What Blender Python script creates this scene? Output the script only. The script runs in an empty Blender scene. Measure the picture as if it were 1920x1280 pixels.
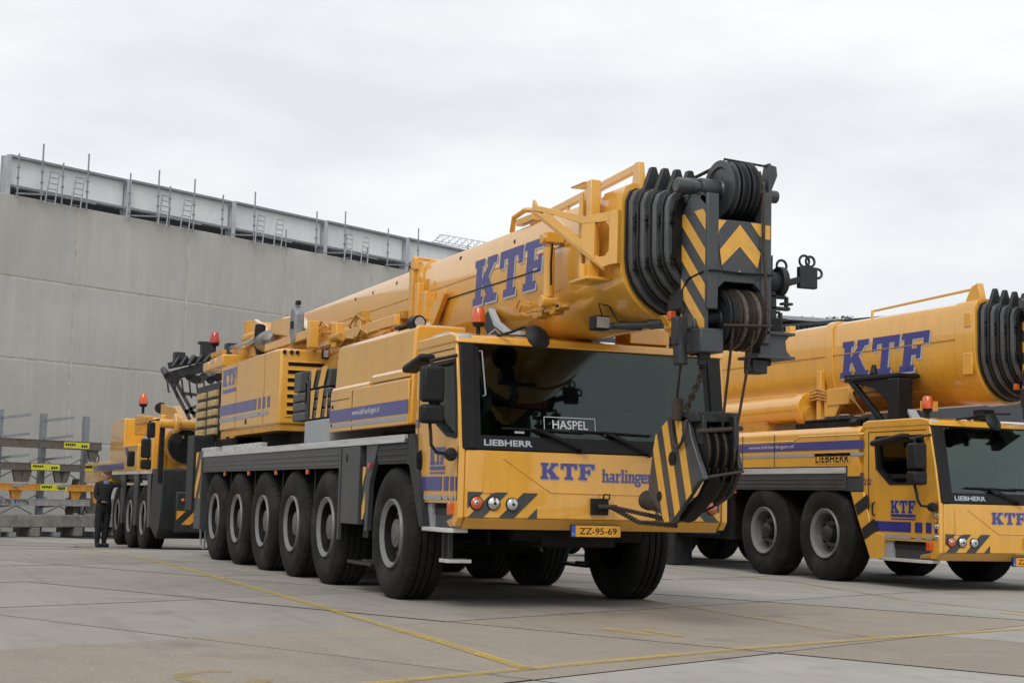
import bpy, bmesh, math, random
from mathutils import Vector, Matrix
from mathutils.geometry import tessellate_polygon
random.seed(7)
S = bpy.context.scene
COL = S.collection
R = math.radians
# ---------------------------------------------------------------- camera
cam_d = bpy.data.cameras.new('camera'); cam = bpy.data.objects.new('camera', cam_d); COL.objects.link(cam)
cam_d.sensor_width = 36.0; cam_d.lens = 2938.35 / 1920 * 36.0
cam_d.clip_start = .1; cam_d.clip_end = 3000
_r = Vector((0.9248376, -0.37959787, 0.02410143)); _u = Vector((-0.05998025, -0.08297523, 0.99474493)); _f = Vector((0.37560323, 0.92142312, 0.09950699))
cam.matrix_world = Matrix(((_r.x, _u.x, -_f.x, -5.09812), (_r.y, _u.y, -_f.y, -13.88209), (_r.z, _u.z, -_f.z, 1.07058), (0, 0, 0, 1)))
S.camera = cam
# ---------------------------------------------------------------- sky
SUN_EL, SUN_AZ = R(46), R(-146)      # azimuth measured clockwise from +Y
w = bpy.data.worlds.new("World"); S.world = w; w.use_nodes = True
nt = w.node_tree; nt.nodes.clear()
def N(nt, t, **k):
    n = nt.nodes.new(t)
    for a, b in k.items(): setattr(n, a, b)
    return n
out = N(nt, 'ShaderNodeOutputWorld'); bg = N(nt, 'ShaderNodeBackground'); bg.inputs[1].default_value = .1
sky = N(nt, 'ShaderNodeTexSky', sky_type='NISHITA', sun_disc=False, sun_elevation=SUN_EL, sun_rotation=SUN_AZ)
tc = N(nt, 'ShaderNodeTexCoord'); mp = N(nt, 'ShaderNodeMapping'); mp.inputs['Scale'].default_value = (1.6, 1.6, 5.0)
n1 = N(nt, 'ShaderNodeTexNoise'); n1.inputs['Scale'].default_value = 2.2; n1.inputs['Detail'].default_value = 6; n1.inputs['Roughness'].default_value = .5
cr = N(nt, 'ShaderNodeValToRGB'); cr.color_ramp.elements[0].position = .36; cr.color_ramp.elements[1].position = .62
cr.color_ramp.elements[0].color = (7.2, 7.45, 7.8, 1); cr.color_ramp.elements[1].color = (9.0, 9.15, 9.2, 1)
mx = N(nt, 'ShaderNodeMix', data_type='RGBA'); mx.inputs[0].default_value = .96
L = nt.links.new
L(tc.outputs['Generated'], mp.inputs[0]); L(mp.outputs[0], n1.inputs['Vector']); L(n1.outputs[0], cr.inputs[0])
L(sky.outputs[0], mx.inputs[6]); L(cr.outputs[0], mx.inputs[7]); L(mx.outputs[2], bg.inputs[0]); L(bg.outputs[0], out.inputs[0])
sd = bpy.data.lights.new('sun', 'SUN'); sd.energy = 1.35; sd.angle = R(28); sd.color = (1, .965, .92)
sun = bpy.data.objects.new('sun', sd); COL.objects.link(sun)
sv = Vector((math.sin(SUN_AZ) * math.cos(SUN_EL), math.cos(SUN_AZ) * math.cos(SUN_EL), math.sin(SUN_EL)))
sun.rotation_euler = sv.to_track_quat('Z', 'Y').to_euler(); sun.location = sv * 60
S.view_settings.view_transform = 'Standard'; S.view_settings.look = 'None'; S.view_settings.exposure = .16; S.view_settings.gamma = 1
S.view_settings.use_curve_mapping = False
S.render.engine = 'CYCLES'; S.cycles.max_bounces = 8; S.cycles.transparent_max_bounces = 12
# ---------------------------------------------------------------- materials
def mat(name, c, rough=.5, metal=0, coat=0, var=.12, scale=6, bump=0, bscale=40, c2=None, stretch=None, spec=.5, trans=0, emit=None, rvar=.1, rand=0, grime=None, streaks=None):
    m = bpy.data.materials.new(name); m.use_nodes = True
    t = m.node_tree; p = t.nodes['Principled BSDF']; l = t.links.new
    p.inputs['Roughness'].default_value = rough; p.inputs['Metallic'].default_value = metal
    p.inputs['Coat Weight'].default_value = coat; p.inputs['Coat Roughness'].default_value = .08
    p.inputs['Specular IOR Level'].default_value = spec
    p.inputs['Transmission Weight'].default_value = trans
    co = N(t, 'ShaderNodeTexCoord'); src = co.outputs['Object']
    if stretch:
        mm = N(t, 'ShaderNodeMapping'); mm.inputs['Scale'].default_value = stretch; l(src, mm.inputs[0]); src = mm.outputs[0]
    n = N(t, 'ShaderNodeTexNoise'); n.inputs['Scale'].default_value = scale; n.inputs['Detail'].default_value = 7; n.inputs['Roughness'].default_value = .62
    l(src, n.inputs['Vector'])
    k = N(t, 'ShaderNodeMix', data_type='RGBA'); a = c2 or tuple(x * (1 - var * 2) for x in c)
    k.inputs[6].default_value = (*a, 1); k.inputs[7].default_value = (*c, 1)
    rr = N(t, 'ShaderNodeMapRange'); rr.inputs[1].default_value = .35; rr.inputs[2].default_value = .6
    l(n.outputs[0], rr.inputs[0]); l(rr.outputs[0], k.inputs[0])
    colr = k.outputs[2]
    if grime:   # (colour, amount, scale) : dust film and stains
        g = N(t, 'ShaderNodeTexNoise'); g.inputs['Scale'].default_value = grime[2]; g.inputs['Detail'].default_value = 9; g.inputs['Roughness'].default_value = .7
        l(src, g.inputs['Vector'])
        gr = N(t, 'ShaderNodeMapRange'); gr.inputs[1].default_value = .48; gr.inputs[2].default_value = .75; gr.inputs[4].default_value = grime[1]
        l(g.outputs[0], gr.inputs[0])
        gm = N(t, 'ShaderNodeMix', data_type='RGBA'); gm.inputs[7].default_value = (*grime[0], 1)
        l(gr.outputs[0], gm.inputs[0]); l(colr, gm.inputs[6]); colr = gm.outputs[2]
    if streaks:
        sm_ = N(t, 'ShaderNodeMapping'); sm_.inputs['Scale'].default_value = (7, 7, .45); l(co.outputs['Object'], sm_.inputs[0])
        s1_ = N(t, 'ShaderNodeTexNoise'); s1_.inputs['Scale'].default_value = 1.6; s1_.inputs['Detail'].default_value = 7; s1_.inputs['Roughness'].default_value = .72; l(sm_.outputs[0], s1_.inputs['Vector'])
        s2_ = N(t, 'ShaderNodeMapRange'); s2_.inputs[1].default_value = .52; s2_.inputs[2].default_value = .74; s2_.inputs[4].default_value = streaks[1]; l(s1_.outputs[0], s2_.inputs[0])
        s3_ = N(t, 'ShaderNodeMix', data_type='RGBA'); s3_.inputs[7].default_value = (*streaks[0], 1); l(s2_.outputs[0], s3_.inputs[0]); l(colr, s3_.inputs[6]); colr = s3_.outputs[2]
        c1_ = N(t, 'ShaderNodeTexVoronoi'); c1_.inputs['Scale'].default_value = 5.5; l(co.outputs['Object'], c1_.inputs['Vector'])
        c2_ = N(t, 'ShaderNodeMapRange'); c2_.inputs[1].default_value = .03; c2_.inputs[2].default_value = .05; c2_.inputs[3].default_value = streaks[1] * 1.6; c2_.inputs[4].default_value = 0; l(c1_.outputs['Distance'], c2_.inputs[0])
        c3_ = N(t, 'ShaderNodeMix', data_type='RGBA'); c3_.inputs[7].default_value = (*streaks[0], 1); l(c2_.outputs[0], c3_.inputs[0]); l(colr, c3_.inputs[6]); colr = c3_.outputs[2]
    if rand:
        oi = N(t, 'ShaderNodeObjectInfo'); mr = N(t, 'ShaderNodeMapRange'); mr.inputs[3].default_value = 1 - rand; mr.inputs[4].default_value = 1 + rand
        l(oi.outputs['Random'], mr.inputs[0]); vm = N(t, 'ShaderNodeVectorMath', operation='SCALE'); l(colr, vm.inputs[0]); l(mr.outputs[0], vm.inputs['Scale']); colr = vm.outputs[0]
    l(colr, p.inputs['Base Color'])
    if rvar:
        r2 = N(t, 'ShaderNodeMapRange'); r2.inputs[3].default_value = max(.02, rough - rvar); r2.inputs[4].default_value = min(1, rough + rvar)
        l(n.outputs[0], r2.inputs[0]); l(r2.outputs[0], p.inputs['Roughness'])
    if bump:
        b = N(t, 'ShaderNodeTexNoise'); b.inputs['Scale'].default_value = bscale; b.inputs['Detail'].default_value = 4; l(src, b.inputs['Vector'])
        bp = N(t, 'ShaderNodeBump'); bp.inputs['Strength'].default_value = bump; bp.inputs['Distance'].default_value = .02
        l(b.outputs[0], bp.inputs['Height']); l(bp.outputs[0], p.inputs['Normal'])
    if emit:
        p.inputs['Emission Color'].default_value = (*emit[0], 1); p.inputs['Emission Strength'].default_value = emit[1]
    return m
DUST = (.20, .16, .11)
YEL = mat('yellow_paint', (.76, .385, .042), .30, coat=1, var=.05, scale=1.2, bump=.03, bscale=3, streaks=((.16, .10, .04), .26), grime=((.34, .20, .06), .22, 2.6), c2=(.72, .355, .040))
YELD = mat('yellow_machinery', (.60, .29, .035), .45, coat=.15, var=.12, scale=5, bump=.08, bscale=20, grime=((.10, .06, .03), .5, 7))
YDEC = mat('yellow_reflective', (.74, .39, .06), .4, var=.06, scale=9, grime=(DUST, .3, 6))
GRY = mat('grey_paint', (.044, .048, .053), .40, coat=.15, var=.1, scale=2.5, streaks=((.11, .10, .09), .35), grime=((.12, .105, .09), .3, 3))
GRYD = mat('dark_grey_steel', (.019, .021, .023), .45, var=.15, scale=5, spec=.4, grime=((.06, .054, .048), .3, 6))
GRYL = mat('grey_stripe', (.33, .34, .36), .45, var=.05)
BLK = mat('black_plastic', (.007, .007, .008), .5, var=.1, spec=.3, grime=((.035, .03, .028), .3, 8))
CHAS = mat('oily_chassis', (.008, .0075, .007), .65, var=.3, scale=9, spec=.25, grime=((.03, .025, .02), .4, 5))
RUB = mat('tyre_rubber', (.014, .0135, .013), .75, var=.2, scale=14, bump=.15, bscale=60, grime=((.060, .055, .050), .7, 1.6), spec=.22)
RIM = mat('rim_silver', (.21, .21, .215), .5, metal=.2, var=.15, scale=9, grime=((.10, .09, .08), .5, 9))
HUB = mat('hub_grey', (.085, .083, .082), .5, metal=.2, var=.2, scale=14, grime=((.15, .13, .11), .4, 9))
BLU = mat('blue_lettering', (.032, .034, .235), .35, coat=.8, var=.06, scale=4)
WHI = mat('white_lettering', (.60, .62, .66), .4, var=.05)
LGR = mat('pale_shadow_lettering', (.42, .46, .52), .4, var=.05)
SIL = mat('aluminium_rail', (.58, .58, .57), .45, metal=.15, var=.1, scale=9, stretch=(1, .2, 3), grime=((.2, .19, .17), .4, 4))
STL = mat('galvanised_steel', (.27, .29, .31), .5, metal=.35, var=.15, scale=12, grime=((.14, .13, .12), .3, 6))
RUST = mat('rusty_steel', (.050, .034, .025), .75, var=.3, scale=20, bump=.3, bscale=70, c2=(.03, .022, .018))
ROPE = mat('greasy_wire_rope', (.075, .052, .036), .5, metal=.4, var=.35, scale=40, bump=.5, bscale=160)
ROPL = mat('worn_bright_rope', (.30, .24, .18), .4, metal=.6, var=.3, scale=40, bump=.5, bscale=160)
CHR = mat('polished_lamp', (.7, .7, .7), .12, metal=1, var=.05)
RED = mat('red_lens', (.45, .03, .015), .18, coat=.6, var=.1, scale=20)
ORA = mat('orange_lens', (.62, .10, .015), .2, coat=.6, var=.1, scale=20)
LENS = mat('clear_lens', (.55, .57, .58), .1, metal=.4, coat=1, var=.1, scale=30)
MIRB = mat('mirror_shell', (.008, .008, .009), .55, spec=.35, var=.15, bump=.15, bscale=200)
SEAT = mat('seat_fabric', (.035, .034, .032), .9, var=.3, scale=10)
PLT = mat('number_plate_yellow', (.72, .34, .02), .35, var=.04)
PLTB = mat('number_plate_blue', (.03, .10, .42), .35, var=.04)
STK = mat('yellow_sticker', (.62, .60, .03), .45, var=.08, scale=12)
ORG = mat('orange_beam_paint', (.58, .25, .015), .5, var=.1, scale=6, grime=((.12, .08, .04), .5, 5))
RAW = mat('weathered_beam', (.14, .12, .095), .6, metal=.1, var=.2, scale=6, grime=((.06, .045, .03), .5, 6))
LSTL = mat('light_steel_beam', (.30, .29, .29), .55, var=.15, scale=6, grime=((.14, .1, .07), .5, 5))
CBLK = mat('concrete_block', (.21, .20, .175), .85, var=.2, scale=5, bump=.3, bscale=30)
SKIN = mat('skin', (.42, .22, .15), .5, var=.05)
CLO = mat('dark_clothes', (.010, .010, .013), .85, var=.2, scale=9)
SHI = mat('pale_blue_shirt', (.16, .17, .26), .85, var=.1, scale=9)
CAP = mat('brown_cap', (.09, .05, .035), .85, var=.2, scale=9)
CLAD = mat('pale_cladding', (.74, .76, .77), .45, var=.04, scale=1.5, stretch=(1, 1, .4), grime=((.35, .36, .36), .3, 2))
DCLAD = mat('dark_cladding', (.035, .043, .052), .5, var=.1, scale=3)
WROOF = mat('pale_roof', (.42, .45, .46), .5, var=.05, scale=2)
LEAF = mat('foliage', (.075, .085, .035), .8, var=.3, scale=3, c2=(.03, .035, .018))
FAR = mat('hazy_steel', (.40, .43, .46), .6, var=.05)
BRN = mat('brown_timber', (.11, .045, .03), .7, var=.2, scale=5)
PAINT = None
def concrete(name, c, c2, spots, rand=.08, agg=0, rough=.8, str3=(1, 1, 1), streak=0, wear=0):
    m = bpy.data.materials.new(name); m.use_nodes = True; t = m.node_tree; p = t.nodes['Principled BSDF']; l = t.links.new
    co = N(t, 'ShaderNodeNewGeometry'); pos = co.outputs['Position']
    def noise(sc, det, rg=.6, vec=None):
        n = N(t, 'ShaderNodeTexNoise'); n.inputs['Scale'].default_value = sc; n.inputs['Detail'].default_value = det; n.inputs['Roughness'].default_value = rg
        l(vec or pos, n.inputs['Vector']); return n.outputs[0]
    def mapr(v, a, b, c_=0, d=1):
        r = N(t, 'ShaderNodeMapRange'); r.inputs[1].default_value = a; r.inputs[2].default_value = b; r.inputs[3].default_value = c_; r.inputs[4].default_value = d; l(v, r.inputs[0]); return r.outputs[0]
    def mix(f, a, b, blend='MIX'):
        k = N(t, 'ShaderNodeMix', data_type='RGBA', blend_type=blend)
        for i, v in ((0, f), (6, a), (7, b)):
            if isinstance(v, tuple): k.inputs[i].default_value = (*v, 1)
            elif isinstance(v, float): k.inputs[i].default_value = v
            else: l(v, k.inputs[i])
        return k.outputs[2]
    col = mix(mapr(noise(.55, 8), .35, .65), c, c2)
    col = mix(mapr(noise(2.7, 6), .52, .72, 0, .55), col, spots)
    col = mix(mapr(noise(.23, 5), .5, .7, 0, .5), col, tuple(x * 1.25 for x in c))
    fine = noise(55, 3, .7)
    col = mix(mapr(fine, .3, .7, 0, .6), col, tuple(x * .55 for x in c), 'MIX') if agg else mix(mapr(fine, .45, .75, 0, .3), col, tuple(x * .7 for x in c))
    # tyre marks and scuffs dragged along the bays
    if not streak and not wear:
        mt_ = N(t, 'ShaderNodeMapping'); mt_.inputs['Rotation'].default_value = (0, 0, .12); mt_.inputs['Scale'].default_value = (5.5, .28, 1); l(pos, mt_.inputs[0])
        col = mix(mapr(noise(1.0, 5, .6, mt_.outputs[0]), .53, .66, 0, .38), col, tuple(x * .62 for x in c))
        ms_ = N(t, 'ShaderNodeMapping'); ms_.inputs['Rotation'].default_value = (0, 0, -.46); ms_.inputs['Scale'].default_value = (.5, 6, 1); l(pos, ms_.inputs[0])
        col = mix(mapr(noise(1.3, 6, .7, ms_.outputs[0]), .56, .74, 0, .35), col, tuple(min(1, x * 1.3) for x in c))
        vs_ = N(t, 'ShaderNodeTexVoronoi'); vs_.inputs['Scale'].default_value = 2.1; l(pos, vs_.inputs['Vector'])
        col = mix(mapr(vs_.outputs['Distance'], .03, .06, .55, 0), col, tuple(x * .45 for x in c))
    # oil stains
    if not streak: col = mix(mapr(noise(.9, 4, .5), .60, .70, 0, .5), col, tuple(x * .45 for x in c))
    if agg:
        v = N(t, 'ShaderNodeTexVoronoi'); v.inputs['Scale'].default_value = 30; l(pos, v.inputs['Vector'])
        col = mix(mapr(v.outputs['Distance'], .12, .2, .9, 0), col, (.46, .40, .34))
        v2 = N(t, 'ShaderNodeTexVoronoi'); v2.inputs['Scale'].default_value = 48; l(pos, v2.inputs['Vector'])
        col = mix(mapr(v2.outputs['Distance'], .14, .22, .8, 0), col, (.10, .07, .05))
    if streak:
        mm = N(t, 'ShaderNodeMapping'); mm.inputs['Scale'].default_value = (1.3, 1.3, .12); l(pos, mm.inputs[0])
        col = mix(mapr(noise(1.6, 6, .65, mm.outputs[0]), .45, .7, 0, streak), col, tuple(x * .72 for x in c))
        mm2 = N(t, 'ShaderNodeMapping'); mm2.inputs['Scale'].default_value = (4, 4, .25); l(pos, mm2.inputs[0])
        col = mix(mapr(noise(1.6, 6, .65, mm2.outputs[0]), .52, .72, 0, streak), col, tuple(x * 1.28 for x in c))
    oi = N(t, 'ShaderNodeObjectInfo'); mr = mapr(oi.outputs['Random'], 0, 1, 1 - rand, 1 + rand)
    vm = N(t, 'ShaderNodeVectorMath', operation='SCALE'); l(col, vm.inputs[0]); l(mr, vm.inputs['Scale']); l(vm.outputs[0], p.inputs['Base Color'])
    p.inputs['Roughness'].default_value = rough; p.inputs['Specular IOR Level'].default_value = .35
    b = N(t, 'ShaderNodeBump'); b.inputs['Strength'].default_value = .35 if agg else .15; b.inputs['Distance'].default_value = .01; l(noise(70, 4), b.inputs['Height']); l(b.outputs[0], p.inputs['Normal'])
    if wear:
        tr = N(t, 'ShaderNodeBsdfTransparent'); ms = N(t, 'ShaderNodeMixShader'); o = t.nodes['Material Output']
        f1 = N(t, 'ShaderNodeMath', operation='MULTIPLY'); l(mapr(noise(34, 5, .7), .30, .62, 0, 1), f1.inputs[0]); l(mapr(noise(1.7, 4), .32, .6, wear, 1), f1.inputs[1])
        l(f1.outputs[0], ms.inputs[0]); l(p.outputs[0], ms.inputs[2]); l(tr.outputs[0], ms.inputs[1]); l(ms.outputs[0], o.inputs[0])
    return m
CGREY = concrete('slab_grey', (.29, .266, .235), (.24, .22, .194), (.19, .173, .152))
CLITE = concrete('slab_pale', (.355, .335, .305), (.295, .277, .252), (.24, .222, .20))
CAGG = concrete('slab_exposed_aggregate', (.33, .285, .235), (.28, .24, .195), (.24, .20, .16), agg=1)
CJNT = mat('joint_filler', (.022, .019, .016), .95)
CWALL = concrete('wall_concrete', (.44, .425, .395), (.415, .40, .37), (.385, .37, .342), rand=.045, streak=.3)
CWJ = mat('wall_joint_mortar', (.50, .47, .41), .85, var=.15, scale=3)
LINE = concrete('worn_yellow_line', (.60, .41, .055), (.52, .36, .07), (.42, .31, .11), rand=0, wear=.5)
LINF = concrete('faded_yellow_line', (.42, .32, .12), (.36, .29, .13), (.32, .27, .15), rand=0, wear=.15)
# glass
def glass(name, tint, alpha, rough=.02):
    m = bpy.data.materials.new(name); m.use_nodes = True; t = m.node_tree; t.nodes.clear(); l = t.links.new
    o = N(t, 'ShaderNodeOutputMaterial'); tr = N(t, 'ShaderNodeBsdfTransparent'); tr.inputs[0].default_value = (*tint, 1)
    gl = N(t, 'ShaderNodeBsdfGlossy'); gl.inputs['Roughness'].default_value = rough; gl.inputs[0].default_value = (.8, .9, .88, 1)
    fr = N(t, 'ShaderNodeFresnel'); fr.inputs[0].default_value = 1.40
    mr = N(t, 'ShaderNodeMapRange'); mr.inputs[3].default_value = alpha; mr.inputs[4].default_value = 1; l(fr.outputs[0], mr.inputs[0])
    nz = N(t, 'ShaderNodeTexNoise'); nz.inputs['Scale'].default_value = .9; bp = N(t, 'ShaderNodeBump'); bp.inputs['Strength'].default_value = .03; l(nz.outputs[0], bp.inputs['Height']); l(bp.outputs[0], gl.inputs['Normal'])
    ms = N(t, 'ShaderNodeMixShader'); l(mr.outputs[0], ms.inputs[0]); l(tr.outputs[0], ms.inputs[1]); l(gl.outputs[0], ms.inputs[2]); l(ms.outputs[0], o.inputs[0])
    return m
GLS = glass('tinted_windscreen', (.66, .74, .70), .02)
SGL = glass('side_glass', (.85, .9, .88), .03)
INT = mat('cab_lining', (.012, .0125, .013), .8, spec=.2)
# ---------------------------------------------------------------- mesh helpers
class M:
    def __init__(s): s.v = []; s.f = []
    def add(s, v, f):
        o = len(s.v); s.v += [tuple(p) for p in v]; s.f += [tuple(i + o for i in q) for q in f]; return s
    def box(s, x0, x1, y0, y1, z0, z1):
        return s.add([(x0, y0, z0), (x1, y0, z0), (x1, y1, z0), (x0, y1, z0), (x0, y0, z1), (x1, y0, z1), (x1, y1, z1), (x0, y1, z1)],
                     [(0, 3, 2, 1), (4, 5, 6, 7), (0, 1, 5, 4), (1, 2, 6, 5), (2, 3, 7, 6), (3, 0, 4, 7)])
    def prism(s, pts, ax, a, b, holes=()):
        """2D outline extruded along an axis; ax X: pts (y,z), Y: pts (x,z), Z: pts (x,y)"""
        def P(p, t): return {'X': (t, p[0], p[1]), 'Y': (p[0], t, p[1]), 'Z': (p[0], p[1], t)}[ax]
        loops = [list(pts)] + [list(h) for h in holes]
        flat = [p for lp in loops for p in lp]
        tr = tessellate_polygon([[Vector((p[0], p[1], 0)) for p in lp] for lp in loops]) if holes else None
        n = len(flat); v = [P(p, a) for p in flat] + [P(p, b) for p in flat]; f = []
        if tr is None: f += [tuple(range(n)), tuple(range(2 * n - 1, n - 1, -1))]
        else: f += [tuple(q) for q in tr] + [tuple(i + n for i in reversed(q)) for q in tr]
        o = 0
        for lp in loops:
            m = len(lp)
            for i in range(m): j = (i + 1) % m; f.append((o + i, o + j, o + j + n, o + i + n))
            o += m
        return s.add(v, f)
    def cyl(s, p0, p1, r, r1=None, n=20, cap=True):
        p0 = Vector(p0); p1 = Vector(p1); r1 = r if r1 is None else r1; d = (p1 - p0).normalized()
        a = d.orthogonal().normalized(); b = d.cross(a)
        v = [p0 + (a * math.cos(2 * math.pi * i / n) + b * math.sin(2 * math.pi * i / n)) * r for i in range(n)]
        v += [p1 + (a * math.cos(2 * math.pi * i / n) + b * math.sin(2 * math.pi * i / n)) * r1 for i in range(n)]
        f = [(i, (i + 1) % n, (i + 1) % n + n, i + n) for i in range(n)]
        if cap: f += [tuple(range(n))[::-1], tuple(range(n, 2 * n))]
        return s.add(v, f)
    def tube(s, pts, r, n=8):
        pts = [Vector(p) for p in pts]; m = len(pts); rings = []
        t0 = (pts[1] - pts[0]).normalized(); a = t0.orthogonal().normalized()
        for i, p in enumerate(pts):
            t = (pts[min(i + 1, m - 1)] - pts[max(i - 1, 0)]).normalized()
            a = (a - t * a.dot(t)).normalized(); b = t.cross(a)
            rings.append([p + (a * math.cos(2 * math.pi * k / n) + b * math.sin(2 * math.pi * k / n)) * r for k in range(n)])
        v = [q for rg in rings for q in rg]
        f = [(i * n + k, i * n + (k + 1) % n, (i + 1) * n + (k + 1) % n, (i + 1) * n + k) for i in range(m - 1) for k in range(n)]
        f += [tuple(range(n))[::-1], tuple(range((m - 1) * n, m * n))]
        return s.add(v, f)
    def lathe(s, prof, o=(0, 0, 0), ax='X', n=48, cap=True):
        """prof: (along, radius)"""
        v = []; o = Vector(o)
        for a, r in prof:
            for k in range(n):
                c, q = math.cos(2 * math.pi * k / n) * r, math.sin(2 * math.pi * k / n) * r
                v.append(o + Vector({'X': (a, c, q), 'Y': (q, a, c), 'Z': (c, q, a)}[ax]))
        m = len(prof)
        f = [(i * n + k, i * n + (k + 1) % n, (i + 1) * n + (k + 1) % n, (i + 1) * n + k) for i in range(m - 1) for k in range(n)]
        if cap and prof[0][1] > 1e-4: f.append(tuple(range(n)))
        if cap and prof[-1][1] > 1e-4: f.append(tuple(range((m - 1) * n, m * n))[::-1])
        return s.add(v, f)
    def bar(s, p0, p1, w, h, up=(0, 0, 1)):
        p0 = Vector(p0); p1 = Vector(p1); d = (p1 - p0).normalized(); sd = d.cross(Vector(up))
        sd = (sd if sd.length > 1e-3 else d.orthogonal()).normalized() * w / 2; u = sd.cross(d).normalized() * h / 2
        v = [p + a * sd + b * u for p in (p0, p1) for a, b in ((-1, -1), (1, -1), (1, 1), (-1, 1))]
        return s.add(v, [(0, 3, 2, 1), (4, 5, 6, 7), (0, 1, 5, 4), (1, 2, 6, 5), (2, 3, 7, 6), (3, 0, 4, 7)])
    def build(s, name, m, parent=None, bev=0, smooth=35, seg=2, loc=None, kind=None):
        me = bpy.data.meshes.new(name); me.from_pydata(s.v, [], s.f); me.validate()
        b = bmesh.new(); b.from_mesh(me); bmesh.ops.remove_doubles(b, verts=b.verts, dist=1e-5)
        bmesh.ops.recalc_face_normals(b, faces=b.faces); b.to_mesh(me); b.free()
        me.materials.append(m)
        if smooth:
            me.polygons.foreach_set('use_smooth', [True] * len(me.polygons)); me.set_sharp_from_angle(angle=R(smooth))
        o = bpy.data.objects.new(name, me); COL.objects.link(o)
        if parent: o.parent = parent
        if loc: o.location = loc
        if bev:
            md = o.modifiers.new('b', 'BEVEL'); md.width = bev; md.segments = seg; md.limit_method = 'ANGLE'; md.angle_limit = R(40); md.harden_normals = False
        if kind: o['kind'] = kind
        return o
def tag(o, label, cat=None, group=None, kind=None):
    if label: o['label'] = label
    if cat: o['category'] = cat
    if group: o['group'] = group
    if kind: o['kind'] = kind
    return o
def empty(name, loc=(0, 0, 0), rz=0, parent=None):
    o = bpy.data.objects.new(name, None); o.empty_display_size = .2; COL.objects.link(o); o.location = loc; o.rotation_euler[2] = rz
    if parent: o.parent = parent
    return o
def copy_tree(o, parent=None, loc=None):
    c = o.copy(); COL.objects.link(c)
    if parent: c.parent = parent
    if loc: c.location = loc
    for ch in list(o.children): copy_tree(ch, c)
    return c
def plane(o, u, v):
    """returns a function (a,b,d) -> world point on the plane at o with axes u,v, d proud"""
    o, u, v = Vector(o), Vector(u).normalized(), Vector(v).normalized(); n = u.cross(v)
    return lambda a, b, d=0: o + u * a + v * b + n * d
def decal(name, polys, pl, m, parent, d=.004, th=.003, holes=None):
    """flat marks lying on a plane, a few millimetres thick"""
    g = M()
    for i, p in enumerate(polys):
        hs = holes.get(i, []) if holes else []
        t = M().prism(p, 'Z', 0, 1, hs)
        g.add([pl(x, y, d + th * z) for x, y, z in t.v], t.f)
    return g.build(name, m, parent, smooth=0)
GLY = {'K': [[(0, 0), (.40, 0), (.40, .16), (.32, .16), (.32, .36), (.38, .43), (.56, .16), (.50, .16), (.50, 0), (.98, 0), (.98, .16), (.88, .16), (.60, .58), (.80, .84), (.92, .84), (.92, 1), (.52, 1), (.52, .84), (.57, .84), (.32, .52), (.32, .84), (.40, .84), (.40, 1), (0, 1), (0, .84), (.08, .84), (.08, .16), (0, .16)]],
       'T': [[(.22, 0), (.68, 0), (.68, .16), (.57, .16), (.57, .82), (.74, .82), (.74, .64), (.90, .64), (.90, 1), (0, 1), (0, .64), (.16, .64), (.16, .82), (.33, .82), (.33, .16), (.22, .16)]],
       'F': [[(0, 0), (.46, 0), (.46, .16), (.34, .16), (.34, .42), (.50, .42), (.50, .32), (.63, .32), (.63, .68), (.50, .68), (.50, .58), (.34, .58), (.34, .83), (.70, .83), (.70, .66), (.86, .66), (.86, 1), (0, 1), (0, .84), (.09, .84), (.09, .16), (0, .16)]]}
def ktf(pl, w, h, parent, label=None, sh=True, slant=0, warp=None):
    """the three slab letters, each its own piece, with a pale drop shadow"""
    tot = .98 + .90 + .86 + .08 * 2; x = 0
    for ch, gw in (('K', .98), ('T', .90), ('F', .86)):
        pp = [[((x + a) / tot * w + slant * b * h, b * h) for a, b in poly] for poly in GLY[ch]]
        if sh: decal('letter_shadow', [[(a + w * .016, b - h * .05) for a, b in p] for p in pp], pl, LGR, parent, .003, .002)
        decal('letter', pp, pl, BLU, parent, .0065, .002)
        x += gw + .08
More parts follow.
